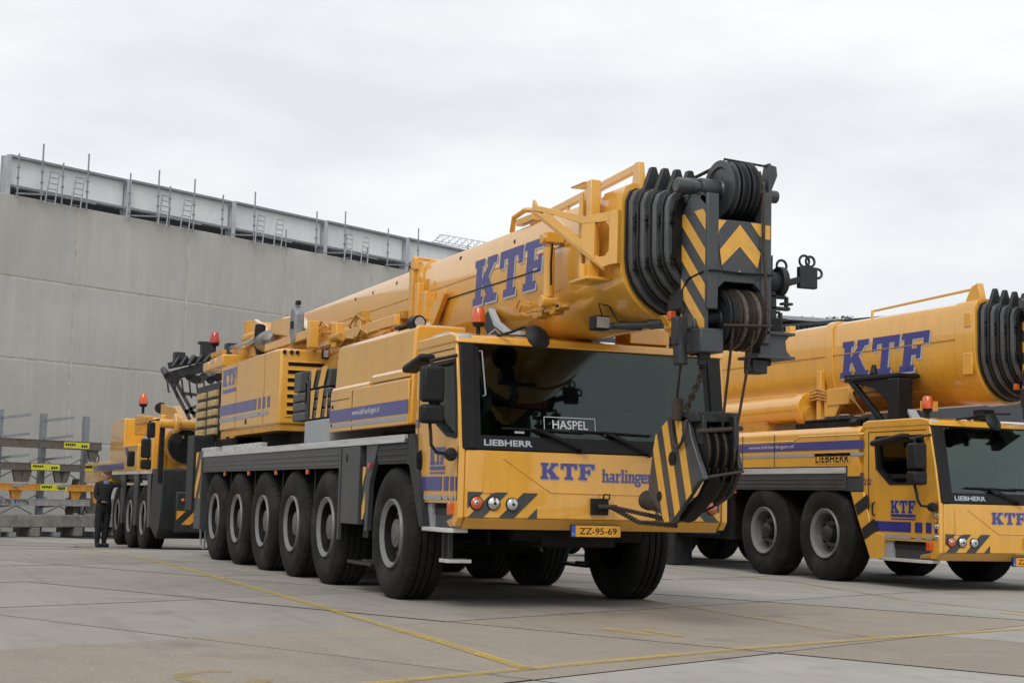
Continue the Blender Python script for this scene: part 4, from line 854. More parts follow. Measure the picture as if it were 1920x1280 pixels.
# engine cover behind the cab
ec = M().prism([(.02, 1.80), (.02, 2.80), (.06, 2.84), (.62, 2.84), (.62, 1.80)], 'Y', 1.40, 4.36)
ec.v = [(x + (.03 if z > 2.7 and x < .1 else 0), y - (.10 if (y > 4 and z > 2.7) else 0), z) for x, y, z in ec.v]
ecv = ec.build('engine_cover', YEL, main, bev=.03, seg=4)
M().box(.60, 2.9, 1.42, 4.36, 1.8, 2.55).build('engine_housing', YELD, main, bev=.02)
M().prism([(2.98, 1.80), (2.98, 2.80), (2.94, 2.84), (2.5, 2.84), (2.5, 1.80)], 'Y', 1.40, 4.36).build('engine_cover', YEL, main, bev=.03, seg=3)
M().add([(.008, 1.44, 2.36), (.008, 2.75, 2.36), (.008, 2.80, 2.30), (.008, 1.44, 2.30), (.03, 1.44, 2.39), (.03, 2.75, 2.39), (.03, 2.80, 2.30), (.03, 1.44, 2.30)], [(0, 1, 2, 3), (0, 4, 5, 1), (1, 5, 6, 2), (0, 3, 7, 4)]).add([(.008, 2.85, 2.30), (.008, 4.34, 2.30), (.008, 4.34, 2.25), (.008, 2.85, 2.25), (.03, 2.85, 2.33), (.03, 4.34, 2.33), (.03, 4.34, 2.25), (.03, 2.85, 2.25)], [(0, 1, 2, 3), (0, 4, 5, 1), (1, 5, 6, 2), (0, 3, 7, 4)]).build('cover_ledge', YEL, ecv, bev=.006)
M().box(.001, .03, 1.42, 4.35, 1.802, 2.275).build('lower_cover', YEL, ecv, bev=.012, seg=3)
ple = plane((.001, 4.36, 0), (0, -1, 0), (0, 0, 1))
decal('blue_band', [[(.0, 1.915), (2.95, 1.915), (2.95, 2.06), (.0, 2.06)]], ple, BLU, ecv, .002); decal('grey_band', [[(.1, 1.85), (2.9, 1.85), (2.9, 1.895), (.1, 1.895)]], ple, GRYL, ecv, .002)
decal('panel_gap', [[(.0, 2.17), (.80, 2.17), (.80, 2.178), (0, 2.178)], [(.92, 1.81), (.928, 1.81), (.928, 2.26), (.92, 2.26)]], ple, BLK, ecv, .001)
decal('latch', [[(.08, 2.08), (.14, 2.08), (.14, 2.12), (.08, 2.12)], [(.06, 1.86), (.12, 1.86), (.12, 1.90), (.06, 1.90)]], ple, BLK, ecv, .003)
text('www.ktf-harlingen.nl', ple, .95, 1.98, 1.95, 2.035, WHI, ecv, bold=.01, d=.006)
cm = M().cyl((.10, 1.62, 2.87), (.10, 1.42, 2.86), .075, n=18).cyl((.10, 1.72, 2.87), (.10, 1.62, 2.87), .05, n=14).box(.05, .15, 1.5, 2.1, 2.84, 2.87).build('work_camera', BLK, main, bev=.006)
M().lathe([(-.01, .055), (0, .05), (.01, .0)], (.10, 1.42, 2.86), 'Y', 16).build('camera_lens', LENS, cm)
M().tube([(.25, 1.36, 2.60), (.22, 1.33, 2.70), (.35, 1.28, 2.75), (.6, 1.28, 2.75), (.9, 1.3, 2.70)], .018, 8).build('air_hose', GRYL, main)
beacon(main, (.42, .55, 2.655), 1.0)
M().tube([(.52, .6, 2.66), (.60, .55, 2.74), (.70, .55, 2.66)], .01, 6).build('roof_handle', GRYL, main)
# spare tyre on the roof, yellow box, work lights, aerials
M().lathe([(-.16, .20), (-.18, .30), (-.12, .36), (.12, .36), (.18, .30), (.16, .20)], (1.75, 1.05, 2.80), 'Y', 36).build('roof_cylinder', RUB, main) if False else M().cyl((1.25, .9, 2.76), (2.3, 1.5, 2.76), .12, n=24).build('rolled_tarpaulin', GRYD, main, bev=.02)
M().box(1.95, 2.40, .25, .6, 2.655, 2.82).build('roof_box', YEL, main, bev=.01)
wl = M().box(2.42, 2.54, .25, .33, 2.66, 2.80).build('work_light', BLK, main, bev=.01)
M().tube([(2.62, .3, 2.65), (2.45, .35, 3.05)], .005, 5).build('aerial', BLK, main)
# dark folded boxes and grey pedestal between housing and cover
fb = empty('support_pad_stack', (0, 0, 0)); fb.parent = main
FZ = [2.02, 2.14, 2.16, 2.27, 2.29, 2.36]
for k in range(3): M().box(.03, .55, 4.56, 6.30, 2.0 + k * .125, 2.115 + k * .125).build('support_pad', GRY, fb, bev=.02)
for k, (y0, y1) in enumerate([(5.95, 6.30), (5.60, 5.90), (5.22, 5.56), (4.92, 5.18), (4.56, 4.88)]): M().box(.04 - .01 * (k % 2), .5, y0, y1, 2.38, 2.64 - .01 * k).build('support_pad', GRY if k % 2 == 0 else GRYD, fb, bev=.015)
M().box(.015, .05, 5.42, 5.60, 2.02, 2.48).box(.015, .05, 5.52, 5.62, 2.2, 2.5).build('latch_plate', GRYD, fb, bev=.008)
pq = plane((.025, 5.35, 2.0), (0, -1, 0), (0, 0, 1)); stripes(pq, 0, .78, .005, .36, .40, .35, YDEC, fb); stripes(pq, 0, .78, .39, .63, .5, .7, YDEC, fb)
M().box(.02, .7, 4.44, 5.6, 1.705, 1.98).build('pedestal', GRYL, main, bev=.01)
# superstructure
ss = empty('superstructure', (0, 0, 0)); ss.parent = main
hsg = M().prism([(7.42, 2.04), (7.42, 3.06), (11.25, 3.10), (11.15, 2.0)], 'X', .10, .88)
hsg.v = [(x + (.06 if (x < .2 and y < 8) else 0), y, z) for x, y, z in hsg.v]
hg = M().prism([(.10, 7.62), (.125, 7.42), (.84, 7.36), (.86, 11.25), (.10, 11.25)], 'Z', 2.02, 3.07).build('engine_housing', YEL, ss, bev=.03, seg=3)
M().prism([(.12, 7.64), (.15, 7.45), (.84, 7.4), (.86, 11.2), (.12, 11.2)], 'Z', 1.93, 2.02).build('housing_floor', YELD, ss)
lo = plane((.13, 7.418, 2.02), (.71, -.06, 0), (0, 0, 1)); 
M().add([lo(a, b, d) for a, b, d in ((.07, .10, .012), (.66, .10, .012), (.66, .93, .012), (.07, .93, .012), (.07, .10, .0), (.66, .10, .0), (.66, .93, .0), (.07, .93, .0))], [(0, 1, 2, 3), (0, 1, 5, 4), (1, 2, 6, 5), (2, 3, 7, 6), (3, 0, 4, 7)]).build('grille_frame', YEL, ss)
for k in range(7):
    b = .135 + k * .112
    decal('louvre_slot', [[(.10, b), (.63, b), (.63, b + .060), (.10, b + .060)]], lo, CHAS, ss, .0125, .0015)
    v = [lo(.09, b + .057, .012), lo(.64, b + .057, .012), lo(.64, b + .050, .030), lo(.09, b + .050, .030), lo(.09, b + .075, .012), lo(.64, b + .075, .012), lo(.64, b + .058, .032), lo(.09, b + .058, .032)]
    M().add(v, [(0, 1, 2, 3), (4, 5, 6, 7), (0, 1, 5, 4), (1, 2, 6, 5), (2, 3, 7, 6), (3, 0, 4, 7)]).build('louvre', YEL, ss, smooth=0)
for a in (.04, .14, .22): M().cyl(lo(a, 1.0, -.0), lo(a, 1.0, .03), .028, n=12).build('cover_plug', BLK, ss)
wl = M().add([lo(a, b, d) for a, b, d in ((.56, .93, .0), (.66, .93, .0), (.66, 1.06, .0), (.56, 1.06, .0), (.56, .93, .08), (.66, .93, .08), (.66, 1.06, .08), (.56, 1.06, .08))], [(0, 1, 2, 3), (4, 5, 6, 7), (0, 1, 5, 4), (1, 2, 6, 5), (2, 3, 7, 6), (3, 0, 4, 7)]).build('work_light', BLK, ss, bev=.01)
decal('work_light_lens', [[(.575, .945), (.645, .945), (.645, 1.045), (.575, 1.045)]], lo, LENS, wl, .085)
ph = plane((.10, 11.25, 2.02), (0, -1, 0), (0, 0, 1))
decal('blue_band', [[(0, .25), (2.55, .25), (2.55, .41), (0, .41)]] + [[(2.68 + k * .28, .25), (2.82 + k * .28, .25), (2.82 + k * .28, .41), (2.68 + k * .28, .41)] for k in range(3)], ph, BLU, ss); decal('grey_band', [[(0, .15), (3.3, .15), (3.3, .21), (0, .21)]], ph, GRYL, ss)
ktf(plane((.10, 11.10, 2.73), (0, -1, 0), (0, 0, 1)), 1.0, .26, ss); decal('name_bar', [[(.15, .60), (1.1, .60), (1.1, .66), (.15, .66)]], ph, BLU, ss)
decal('panel_gap', [[(1.15, .02), (1.165, .02), (1.165, 1.03), (1.15, 1.03)], [(3.0, .02), (3.012, .02), (3.012, 1.03), (3.0, 1.03)]], ph, YELD, ss)
decal('latch', [[(1.85, .06), (1.95, .06), (1.95, .13), (1.85, .13)], [(1.15, .17), (1.2, .17), (1.2, .20), (1.15, .20)], [(2.75, .17), (2.8, .17), (2.8, .20), (2.75, .20)]], ph, BLK, ss)
M().box(2.1, 2.9, 6.8, 11.6, 2.0, 3.1).build('operator_cab', YEL, ss, bev=.04)
M().cyl((1.5, 9.2, 1.66), (1.5, 9.2, 2.0), 1.15, n=40).build('slewing_ring', CHAS, ss)
M().prism([(8.0, 1.95), (12.6, 1.95), (12.6, 3.4), (11.8, 3.9), (10.8, 3.5), (8.4, 2.9)], 'X', .85, 2.1).build('turntable_frame', YELD, ss, bev=.02)
tf = M()
for x in (.78, 2.22): tf.prism([(9.4, 2.3), (12.3, 2.4), (12.5, 3.6), (11.9, 3.95), (11.3, 3.8), (9.9, 3.05)], 'X', x - .04, x + .04)
tf.build('side_cheek', YEL, ss, bev=.02)
CWB = mat('pale_yellow_block', (.50, .36, .16), .5, var=.1, grime=(DUST, .4, 5))
M().box(.30, .7, 12.3, 14.2, 2.0, 2.9).build('counterweight_frame', GRYD, ss)
# counterweight slabs and winches at the rear
for j in range(2):
    for i in range(5): M().box(.24, .55, 12.38 + j * 1.02, 13.0 + j * 1.02, 2.02 + i * .16, 2.13 + i * .16).build('counterweight_block', CWB, ss, bev=.015)
M().cyl((.6, 12.6, 3.25), (2.4, 12.6, 3.25), .33, n=28).build('hoist_winch', YELD, ss, bev=.01)
for j in range(3): M().box(.15, .75, 11.5 + j * .55, 11.98 + j * .55, 3.10, 3.30 - .02 * j).build('top_block', YEL, ss, bev=.02)
# clutter above the housing
M().cyl((.8, 12.3, 3.3), (.8, 12.3, 3.95), .13, n=22).build('accumulator', YELD, ss, bev=.01)
M().tube([(.72, 12.2, 3.62), (.72, 11.6, 3.60), (.66, 11.2, 3.50), (.62, 10.6, 3.48)], .12, 14).build('air_intake', YELD, ss)
M().tube([(.45, 12.2, 3.45), (.45, 11.4, 3.44), (.50, 10.9, 3.46), (.55, 10.6, 3.54)], .055, 12).build('exhaust_pipe', CHR, ss)
M().lathe([(0, .06), (.1, .15), (.25, .17), (.6, .17), (.75, .12), (.85, .04)], (.58, 9.75, 3.42), 'Y', 24).build('silencer', mat('aluminised_silencer', (.36, .33, .30), .35, metal=.8, var=.25, scale=6), ss)
M().tube([(.52, 10.45, 3.68), (.50, 10.40, 3.55), (.50, 10.38, 3.40), (.54, 10.42, 3.25)], .085, 14).build('rubber_elbow', RUB, ss)
ar = M().box(.22, .30, 11.9, 12.8, 3.34, 3.41).build('beacon_arm', YELD, ss); beacon(ss, (.26, 12.7, 3.41), 1.25, RED)
M().prism([(7.7, 3.22), (9.9, 3.50), (9.9, 3.72), (8.6, 3.68), (7.7, 3.35)], 'X', .55, .75).build('luffing_beam', YEL, ss, bev=.03)
M().box(.40, .46, 6.9, 9.6, 3.20, 3.32).box(.36, .5, 6.85, 6.95, 3.05, 3.42).build('guard_rail', YEL, ss, bev=.008)
fl = M().prism([(7.72, 3.22), (7.92, 3.16), (8.06, 3.36), (8.0, 3.66), (7.88, 3.74), (7.72, 3.62)], 'X', .38, .52).build('folded_floodlight', STL, ss, bev=.03, seg=3)
M().box(.36, .38, 7.8, 7.9, 3.4, 3.5).box(.42, .48, 7.8, 7.9, 3.74, 3.80).build('lamp_bracket', BLK, fl)
M().cyl((.95, 4.8, 2.95), (.95, 11.8, 2.5), .24, n=28).build('luffing_cylinder', YELD, ss, bev=.01)
M().cyl((.95, 3.2, 3.02), (.95, 4.8, 2.95), .13, n=24).build('cylinder_rod', SIL, ss)
cl = M(); rr = random.Random(4)
for k in range(34):
    y = rr.uniform(4.4, 12.0); x = rr.uniform(.60, .9); z = rr.uniform(3.02, 3.32) if y < 8 else rr.uniform(3.15, 3.6); a, b, c = rr.uniform(.03, .1), rr.uniform(.05, .22), rr.uniform(.03, .11)
    cl.box(x - a, x, y - b, y + b, z - c, z + c) if k % 3 else cl.cyl((x - .06, y - .2, z), (x - .06, y + .2, z), rr.uniform(.02, .06), n=10)
cl.build('pipework_fittings', YELD, ss, bev=.008)
hs = M()
for k in range(16):
    y = rr.uniform(4.2, 11); z = rr.uniform(3.0, 3.4); hs.tube([(.58, y, z), (.55, y + .25, z + rr.uniform(-.06, .12)), (.56, y + .6, z + rr.uniform(-.12, .1)), (.7, y + 1.0, z)], .014, 6)
hs.build('hydraulic_hoses', YELD, ss)
M().bar((.6, 3.7, 3.14), (.62, 7.2, 3.14), .07, .13).box(.56, .66, 6.2, 6.45, 3.02, 3.34).box(.56, .68, 5.1, 5.25, 3.05, 3.28).build('side_beam', YEL, ss, bev=.01)
dk = M(); 
for y0, y1 in ((8.0, 10.6), (11.1, 12.2)): dk.box(.02, .12, y0, y1, 1.70, 1.775); [dk.box(.0, .02, y0 + .2 + .35 * k, y0 + .27 + .35 * k, 1.71, 1.765) for k in range(int((y1 - y0) / .4))]
dk.build('deck_angle', SIL, main, bev=.004)
for y in (10.3, 10.95): stripes(plane((.13, y + .3, 1.90), (0, -1, 0), (0, 0, 1)), 0, .42, 0, .11, .9, .8, ORG, ss, off=.1)
# grey walkway brackets in the dark gap
M().box(.2, 2.8, 4.4, 12.4, 1.66, 1.70).build('deck_plate', GRYD, main)
M().box(.5, 2.5, 5.6, 8.2, 1.72, 1.95).box(.3, 2.6, 10.8, 12.4, 1.72, 1.98).build('deck_boxes', CHAS, main)
# ---- boom with head
bm = boom(main)
# band bracket
bb = M().box(.86, .93, 3.98, 4.10, 3.05, 3.82).box(.84, .93, 3.70, 3.82, 3.0, 3.6).box(.80, .93, 3.30, 3.42, 3.12, 3.45)
bb.prism([(3.1, 3.05), (3.9, 2.95), (3.9, 3.2), (3.5, 3.18), (2.75, 3.42), (2.75, 3.36)], 'X', .84, .90)
bb.build('boom_bracket', YEL, bm, bev=.008)
bb = M(); 
for y, z in ((4.35, 3.18), (4.5, 3.12), (4.25, 3.26)): bb.box(.80, .92, y - .12, y + .12, z - .05, z + .05); bb.cyl((.78, y, z), (.9, y, z), .035, n=10)
bb.cyl((.88, 3.5, 3.5), (.88, 3.5, 3.62), .02, n=8).cyl((.88, 3.75, 3.5), (.88, 3.75, 3.68), .02, n=8).cyl((.88, 4.0, 3.4), (.88, 4.0, 3.60), .02, n=8)
bb.build('valve_cluster', YELD, bm, bev=.005)
M().tube([(.95, 3.95, 3.87), (.90, 4.05, 3.95), (1.2, 4.2, 3.96), (1.6, 4.0, 3.90)], .022, 8).box(.86, .98, 3.95, 4.05, 3.80, 3.92).build('hose_guide', YEL, bm)
# triangular runner bracket
tb = M(); pn = plane((.86, -1.55, 3.10), (-.36, .93, 0), (0, 0, 1))
def tri(poly, hole, m=YEL): 
    t = M().prism(poly, 'Z', -.02, .02, [hole] if hole else []); return M().add([pn(a, b, d) for a, b, d in t.v], t.f)
tri([(-.05, .02), (-.05, .50), (.30, .49), (1.0, .60), (1.04, .72), (1.05, .585), (.98, .555), (.12, .0)], None).v and tb
rpl = M()
for poly in ([(-.08, .04), (-.08, .52), (.02, .515), (.02, .04)], [(.02, .515), (.02, .43), (.36, .44), (.74, .57), (1.01, .64), (1.00, .74), (.96, .68), (.30, .50)],
             [(.20, .435), (.20, .10), (.36, .21), (.36, .44)], [(.02, .04), (.02, .17), (.07, .12), (.20, .12), (.20, .09), (.10, .02)], [(.02, .43), (.07, .43), (.02, .38)], [(.36, .21), (.36, .29), (.74, .56), (.90, .60), (.98, .62)]):
    t_ = M().prism(poly, 'Z', -.02, .02); rpl.add([pn(a, b, d) for a, b, d in t_.v], t_.f)
rpl.build('runner_plate', YEL, bm, bev=.003)
M().bar(pn(1.02, .65, .02), pn(.08, .02, .02), .05, .07).build('runner_edge', YEL, bm, bev=.01)
rp = M().box(.76, .86, -1.30, -1.20, 3.035, 3.94).box(.78, .90, -1.06, -1.00, 3.05, 3.8).cyl((.76, -1.12, 3.05), (.76, -1.12, 3.85), .02, n=10).box(.70, .94, -1.38, -.98, 3.02, 3.05).box(.76, .95, -1.15, -.85, 3.93, 3.95).cyl((.74, -1.2, 3.05), (.74, -1.2, 3.18), .035, n=10)
rp.build('runner_post', YEL, bm, bev=.01)
M().cyl((.80, -.30, 2.98), (.80, -.30, 3.46), .056, n=20).cyl((.80, -.30, 3.42), (.80, -.30, 3.58), .035, n=14).build('locking_cylinder', YEL, bm, bev=.006)
M().box(.74, .92, -.38, -.20, 3.50, 3.60).cyl((.72, -.30, 3.54), (.9, -.30, 3.54), .045, n=12).cyl((.72, -.30, 2.94), (.9, -.30, 2.94), .06, n=14).build('cylinder_mount', YEL, bm, bev=.006)
M().tube([(.78, -.42, 3.48), (.76, -.44, 3.3), (.77, -.43, 3.08)], .010, 6).build('cylinder_pipe', CHAS, bm)
vl = M(); rr = random.Random(9)
for k in range(9): y, z = rr.uniform(-.55, .05), rr.uniform(2.82, 2.94); vl.box(.84 - .05, .90, y - .05, y + .05, z - .025, z + .025)
vl.bar((.82, -.70, 2.86), (.82, .15, 2.90), .03, .03)
vl.build('valve_block', YELD, bm, bev=.005)
M().tube([(.84, .22, 2.98), (.80, .40, 3.04), (.80, .5, 2.96), (.82, .42, 2.88), (.84, .2, 2.90)], .009, 6).tube([(.84, .2, 2.94), (.80, .36, 2.98), (.80, .42, 2.90), (.84, .25, 2.86)], .009, 6).build('hose_loop', YELD, bm)
M().tube([(1.0, 1.15, 3.84), (.98, 1.05, 3.98), (1.0, .80, 4.02), (1.05, .55, 3.98)], .03, 8).box(.94, 1.02, .45, .9, 3.86, 3.93).build('roller_bracket', YEL, bm, bev=.005)
# boom rest pad arc
ap = M(); 
pts = [(.90, .66), (.82, .80), (.74, 1.0), (.66, 1.35)]
M().prism([(1.55, 3.02), (1.47, 3.04), (1.28, 2.86), (.95, 2.74), (.55, 2.70), (.55, 2.66), (1.0, 2.66), (1.40, 2.72), (1.62, 2.9)], 'X', .88, .93).build('rest_pad', GRYD, main, bev=.006)
M().prism([(1.46, 3.05), (1.42, 3.06), (1.22, 2.90), (.92, 2.78), (.55, 2.74), (.55, 2.70), (.95, 2.74), (1.28, 2.86)], 'X', .87, .93).build('rest_pad_liner', LGR, main, bev=.004)
M().box(.95, 2.05, .7, 1.2, 2.62, 2.70).build('boom_rest', GRYD, main)
# head
hd = empty('boom_head', (0, 0, 0)); hd.parent = main
lp_ = [(-2.62, 2.40), (-2.62, 3.60), (-2.50, 3.66), (-2.36, 3.66), (-2.22, 3.52), (-2.22, 2.62), (-2.30, 2.40)]
M().prism(lp_, 'X', 1.20, 1.235).build('side_plate', GRY, hd, bev=.006); M().prism(lp_, 'X', 1.785, 1.82).build('side_plate', GRY, hd, bev=.006)
M().box(1.20, 1.315, -2.64, -2.52, 2.66, 3.63).build('front_column', GRY, hd, bev=.01); M().box(1.72, 1.82, -2.64, -2.52, 2.40, 3.68).build('front_column', GRY, hd, bev=.01)
M().prism([(1.31, 2.84), (1.31, 3.42), (1.725, 3.42), (1.725, 2.84), (1.70, 2.86), (1.66, 2.90), (1.38, 2.90), (1.34, 2.86)], 'Y', -2.625, -2.56).build('front_plate', GRY, hd, bev=.006)
M().box(1.235, 1.785, -2.35, -1.9, 2.72, 3.55).build('head_core', GRYD, hd)
M().box(1.235, 1.785, -2.3, -2.22, 2.45, 3.2).build('rear_plate', CHAS, hd)
M().box(1.14, 1.36, -2.66, -2.30, 2.30, 2.50).build('lower_box', GRY, hd, bev=.012)
ch = plane((1.515, -2.625, 3.0), (1, 0, 0), (0, 0, 1))
decal('chevron', [[(0, .385), (.20, .16), (.17, .03), (.17, .03), (0, .20), (-.17, .03), (-.19, .16)]], ch, YDEC, hd, .010)
bdp = [(-.205, .41), (.215, .41), (.215, .25), (.155, -.02), (.12, -.035), (-.12, -.035), (-.155, -.02), (-.205, .25)]
decal('marker_plate', [bdp], ch, GRY, hd, .003, .006)
decal('chevron_corner', [[(-.205, .41), (-.13, .41), (-.20, .32), (-.205, .28)], [(.10, .41), (.205, .41), (.205, .30), (.19, .30)], [(-.03, -.03), (.03, -.03), (0, .0)]], ch, YDEC, hd, .010)
M().box(1.735, 1.80, -2.648, -2.64, 3.28, 3.40).build('chevron_corner', YDEC, hd)
M().prism([(-2.22, 2.44), (-2.22, 3.50), (-2.34, 3.62), (-2.50, 3.62), (-2.635, 3.52), (-2.635, 2.50), (-2.58, 2.44)], 'X', 1.192, 1.199).build('marker_panel', GRY, hd, bev=.002)
stripes(plane((1.192, -2.22, 2.42), (0, -1, 0), (0, 0, 1)), .004, .41, .03, 1.08, .31, -1.05, YDEC, hd, off=.25, duty=.46, d=.001)
M().box(1.82, 1.86, -2.60, -2.45, 3.0, 3.16).build('side_box', GRYD, hd, bev=.005)
# sheaves
M().cyl((1.02, -2.42, 3.71), (2.0, -2.42, 3.70), .055, n=20).cyl((1.24, -2.42, 3.71), (1.40, -2.42, 3.71), .085, n=20).cyl((1.02, -2.42, 3.71), (1.16, -2.42, 3.71), .062, n=20).build('sheave_axle', GRY, hd, bev=.008)
def sheave(x, y, z, r, wd, m, parent, name='sheave'):
    return M().lathe([(-wd / 2, .05), (-wd / 2, .3 * r), (-wd * .28, .34 * r), (-wd * .28, .72 * r), (-wd / 2, .78 * r), (-wd / 2, r), (-wd * .35, r), (-wd * .12, r * .88), (wd * .12, r * .88), (wd * .35, r), (wd / 2, r), (wd / 2, .78 * r), (wd * .28, .72 * r), (wd * .28, .34 * r), (wd / 2, .3 * r), (wd / 2, .05)], (x, y, z), 'X', 40).build(name, m, parent, smooth=35)
for k in range(3): sheave(1.46 + k * .10, -2.42, 3.71, .25, .075, GRY if k == 0 else GRYD, hd)
M().tube([(1.72, -2.60, 3.86), (1.72, -2.665, 3.70), (1.725, -2.67, 3.2), (1.73, -2.735, 2.66)], .013, 8).build('hoist_rope', ROPE, hd)
for k in range(6):
    sheave(1.40 + k * .062, -2.50, 2.60, .245, .054, GRYD, hd)
    if k: M().lathe([(-.014, .222), (-.012, .236), (0, .262), (.016, .25), (.018, .222)], (1.40 + k * .062, -2.50, 2.60), 'X', 40).build('rope_turn', ROPL if k in (2, 4) else ROPE, hd)
M().cyl((1.2, -2.5, 2.6), (1.82, -2.5, 2.6), .06, n=16).build('sheave_axle', GRYD, hd)
M().tube([(1.30, -2.76, 2.52), (1.76, -2.76, 2.54)], .010, 8).build('rope_guard', RUST, hd)
M().tube([(1.44, -2.46, 3.72), (1.46, -2.46, 3.97), (1.96, -2.42, 3.955), (1.90, -2.42, 3.80)], .011, 8).build('rope_guard', RUST, hd)
M().prism([(-2.50, 3.62), (-2.34, 3.62), (-2.36, 3.80), (-2.42, 3.97), (-2.50, 3.97)], 'X', 1.87, 1.895).build('guard_plate', GRY, hd, bev=.004)
M().prism([(1.82, 3.62), (1.88, 3.62), (1.99, 3.88), (1.98, 3.96), (1.93, 3.97), (1.88, 3.86)], 'Y', -2.45, -2.42).build('guard_plate', GRY, hd, bev=.004)
M().tube([(1.25, -1.2, 3.80), (1.35, -1.9, 3.84), (1.50, -2.40, 3.955)], .016, 8).build('hoist_rope', ROPE, hd)
M().box(1.2, 1.7, -2.3, -1.9, 3.60, 3.68).build('top_cross_tube', GRY, hd, bev=.02)
q = M().cyl((1.10, -2.3, 3.76), (1.52, -2.34, 3.76), .05, n=16).build('top_cross_tube', GRY, hd)
br = M().prism([(1.74, 2.30), (2.06, 2.30), (2.0, 2.36), (1.99, 2.44), (2.04, 2.50), (1.74, 2.50)], 'Y', -2.60, -2.35).build('nose_bracket', GRY, hd, bev=.006)
M().box(1.70, 2.06, -2.64, -2.3, 2.485, 2.51).box(1.70, 2.06, -2.64, -2.3, 2.285, 2.31).build('nose_flange', GRY, hd, bev=.004)
M().box(1.70, 1.84, -2.56, -2.4, 2.16, 2.28).cyl((1.66, -2.5, 2.26), (1.90, -2.5, 2.26), .03, n=12).build('limit_switch', GRYD, hd, bev=.01)
# right-hand nose attachment with rings
na = M().cyl((1.82, -2.3, 2.98), (2.10, -2.3, 2.98), .09, n=20).cyl((2.08, -2.3, 2.99), (2.14, -2.3, 2.99), .13, n=20).bar((1.9, -2.3, 2.9), (2.34, -2.3, 3.03), .05, .06).box(2.30, 2.48, -2.33, -2.27, 2.95, 3.14).box(2.0, 2.06, -2.34, -2.28, 2.65, 2.95).box(1.86, 2.16, -2.34, -2.28, 2.84, 2.87).box(1.92, 2.2, -2.34, -2.28, 2.74, 2.77)
na.build('nose_attachment', GRYD, hd, bev=.008)
rg = M()
for x, z, r in ((2.13, 3.13, .05), (2.36, 3.19, .05), (2.42, 3.19, .045), (2.50, 3.09, .04)): rg.tube([(x + r * math.cos(t), -2.3, z + r * math.sin(t)) for t in [i * math.pi / 6 for i in range(13)]], .012, 6)
for x, z in ((1.9, 2.8), (2.05, 2.72), (2.18, 2.8), (1.95, 2.66), (2.12, 2.66)): rg.cyl((x, -2.3, z - .06), (x, -2.3, z + .06), .02, n=8); rg.box(x - .05, x + .05, -2.33, -2.27, z - .01, z + .01)
rg.build('attachment_rings', GRYD, hd)
M().box(1.93, 2.10, -2.36, -2.26, 2.56, 2.66).cyl((1.96, -2.3, 2.46), (1.96, -2.3, 2.56), .016, n=8).cyl((2.02, -2.3, 2.46), (2.02, -2.3, 2.56), .016, n=8).build('wind_sensor', BLK, hd, bev=.008)
M().tube([(1.83, -2.32, 2.42), (1.90, -2.3, 2.40), (1.96, -2.3, 2.46)], .008, 6).build('sensor_cable', BLK, hd)
M().tube([(1.19, -2.25, 2.86), (1.19, -2.35, 2.94), (1.19, -2.60, 2.97), (1.24, -2.665, 2.98), (1.5, -2.655, 2.975), (1.83, -2.66, 2.98)], .010, 6).tube([(1.19, -2.25, 2.86), (1.18, -2.26, 2.75), (1.17, -2.3, 2.66)], .014, 6).build('cable', BLK, hd)
M().box(1.10, 1.16, -2.20, -2.14, 2.60, 2.68).build('position_lamp', ORA, hd, bev=.008)
M().cyl((1.02, -2.45, 2.52), (1.20, -2.45, 2.53), .045, n=16).cyl((1.16, -2.45, 2.53), (1.2, -2.45, 2.53), .07, n=16).build('becket_pin', GRY, hd, bev=.006)
sk = M().cyl((1.07, -2.46, 2.20), (1.05, -2.44, 2.58), .062, .05, n=16).box(1.0, 1.11, -2.50, -2.40, 2.36, 2.60).build('rope_socket', GRYD, hd, bev=.012)
wl = M().box(.95, 1.1, -1.05, -.9, 2.62, 2.75).build('work_light', BLK, main, bev=.012); decal('work_light_lens', [[(.01, .015), (.14, .015), (.14, .115), (.01, .115)]], plane((.95, -1.05, 2.62), (1, 0, 0), (0, 0, 1)), LENS, wl, .002)
M().tube([(1.05, -.98, 2.75), (1.0, -1.0, 2.86), (1.08, -1.05, 2.84), (1.15, -1.1, 2.70), (1.3, -1.2, 2.68)], .007, 6).build('lamp_cable', BLK, main)
M().cyl((1.10, -1.0, 2.66), (1.38, -1.6, 2.64), .03, n=14).box(1.08, 1.4, -1.1, -1.05, 2.63, 2.66).cyl((1.3, -1.45, 2.65), (1.36, -1.6, 2.65), .05, n=12).build('jib_line_tube', GRY, main, bev=.005)
M().prism([(1.20, 2.68), (1.32, 2.50), (1.42, 2.50), (1.62, 2.66)], 'Y', -1.90, -1.80).cyl((1.30, -1.92, 2.59), (1.30, -1.78, 2.59), .04, n=14).build('boom_foot_lug', YEL, main, bev=.006)
# ---- reeving, hook block and chain
def rope(pts, r=.012): return M().tube(pts, r, 8).build('hoist_rope', ROPE, main)
rope([(1.40, -2.742, 2.52), (1.49, -2.40, 1.60)]); rope([(1.60, -2.735, 2.50), (1.60, -2.44, 1.60)])
rope([(1.08, -2.45, 2.25), (1.18, -2.20, 1.98), (1.22, -2.12, 1.90)])
hb = empty('hook_block', (1.45, -2.0, 1.35)); tag(hb, 'heavy hook block with yellow and black striped side plates tied to the bumper', 'hook block')
hbo = Vector((1.45, -2.0, 1.35))
def hbb(g, name, m, bev=0, smooth=35, par=None): g.v = [tuple(Vector(p) - hbo) for p in g.v]; return g.build(name, m, par or hb, bev=bev, smooth=smooth)
plp = [(-1.70, 1.66), (-1.86, 1.70), (-1.90, 1.77), (-2.12, 1.82), (-2.28, 1.78), (-2.33, 1.62), (-2.56, 1.27), (-2.46, 1.24), (-2.02, .90), (-1.90, .89), (-1.57, 1.16), (-1.63, 1.44)]
s1 = hbb(M().prism(plp, 'X', 1.24, 1.29), 'side_plate', GRY, .008)
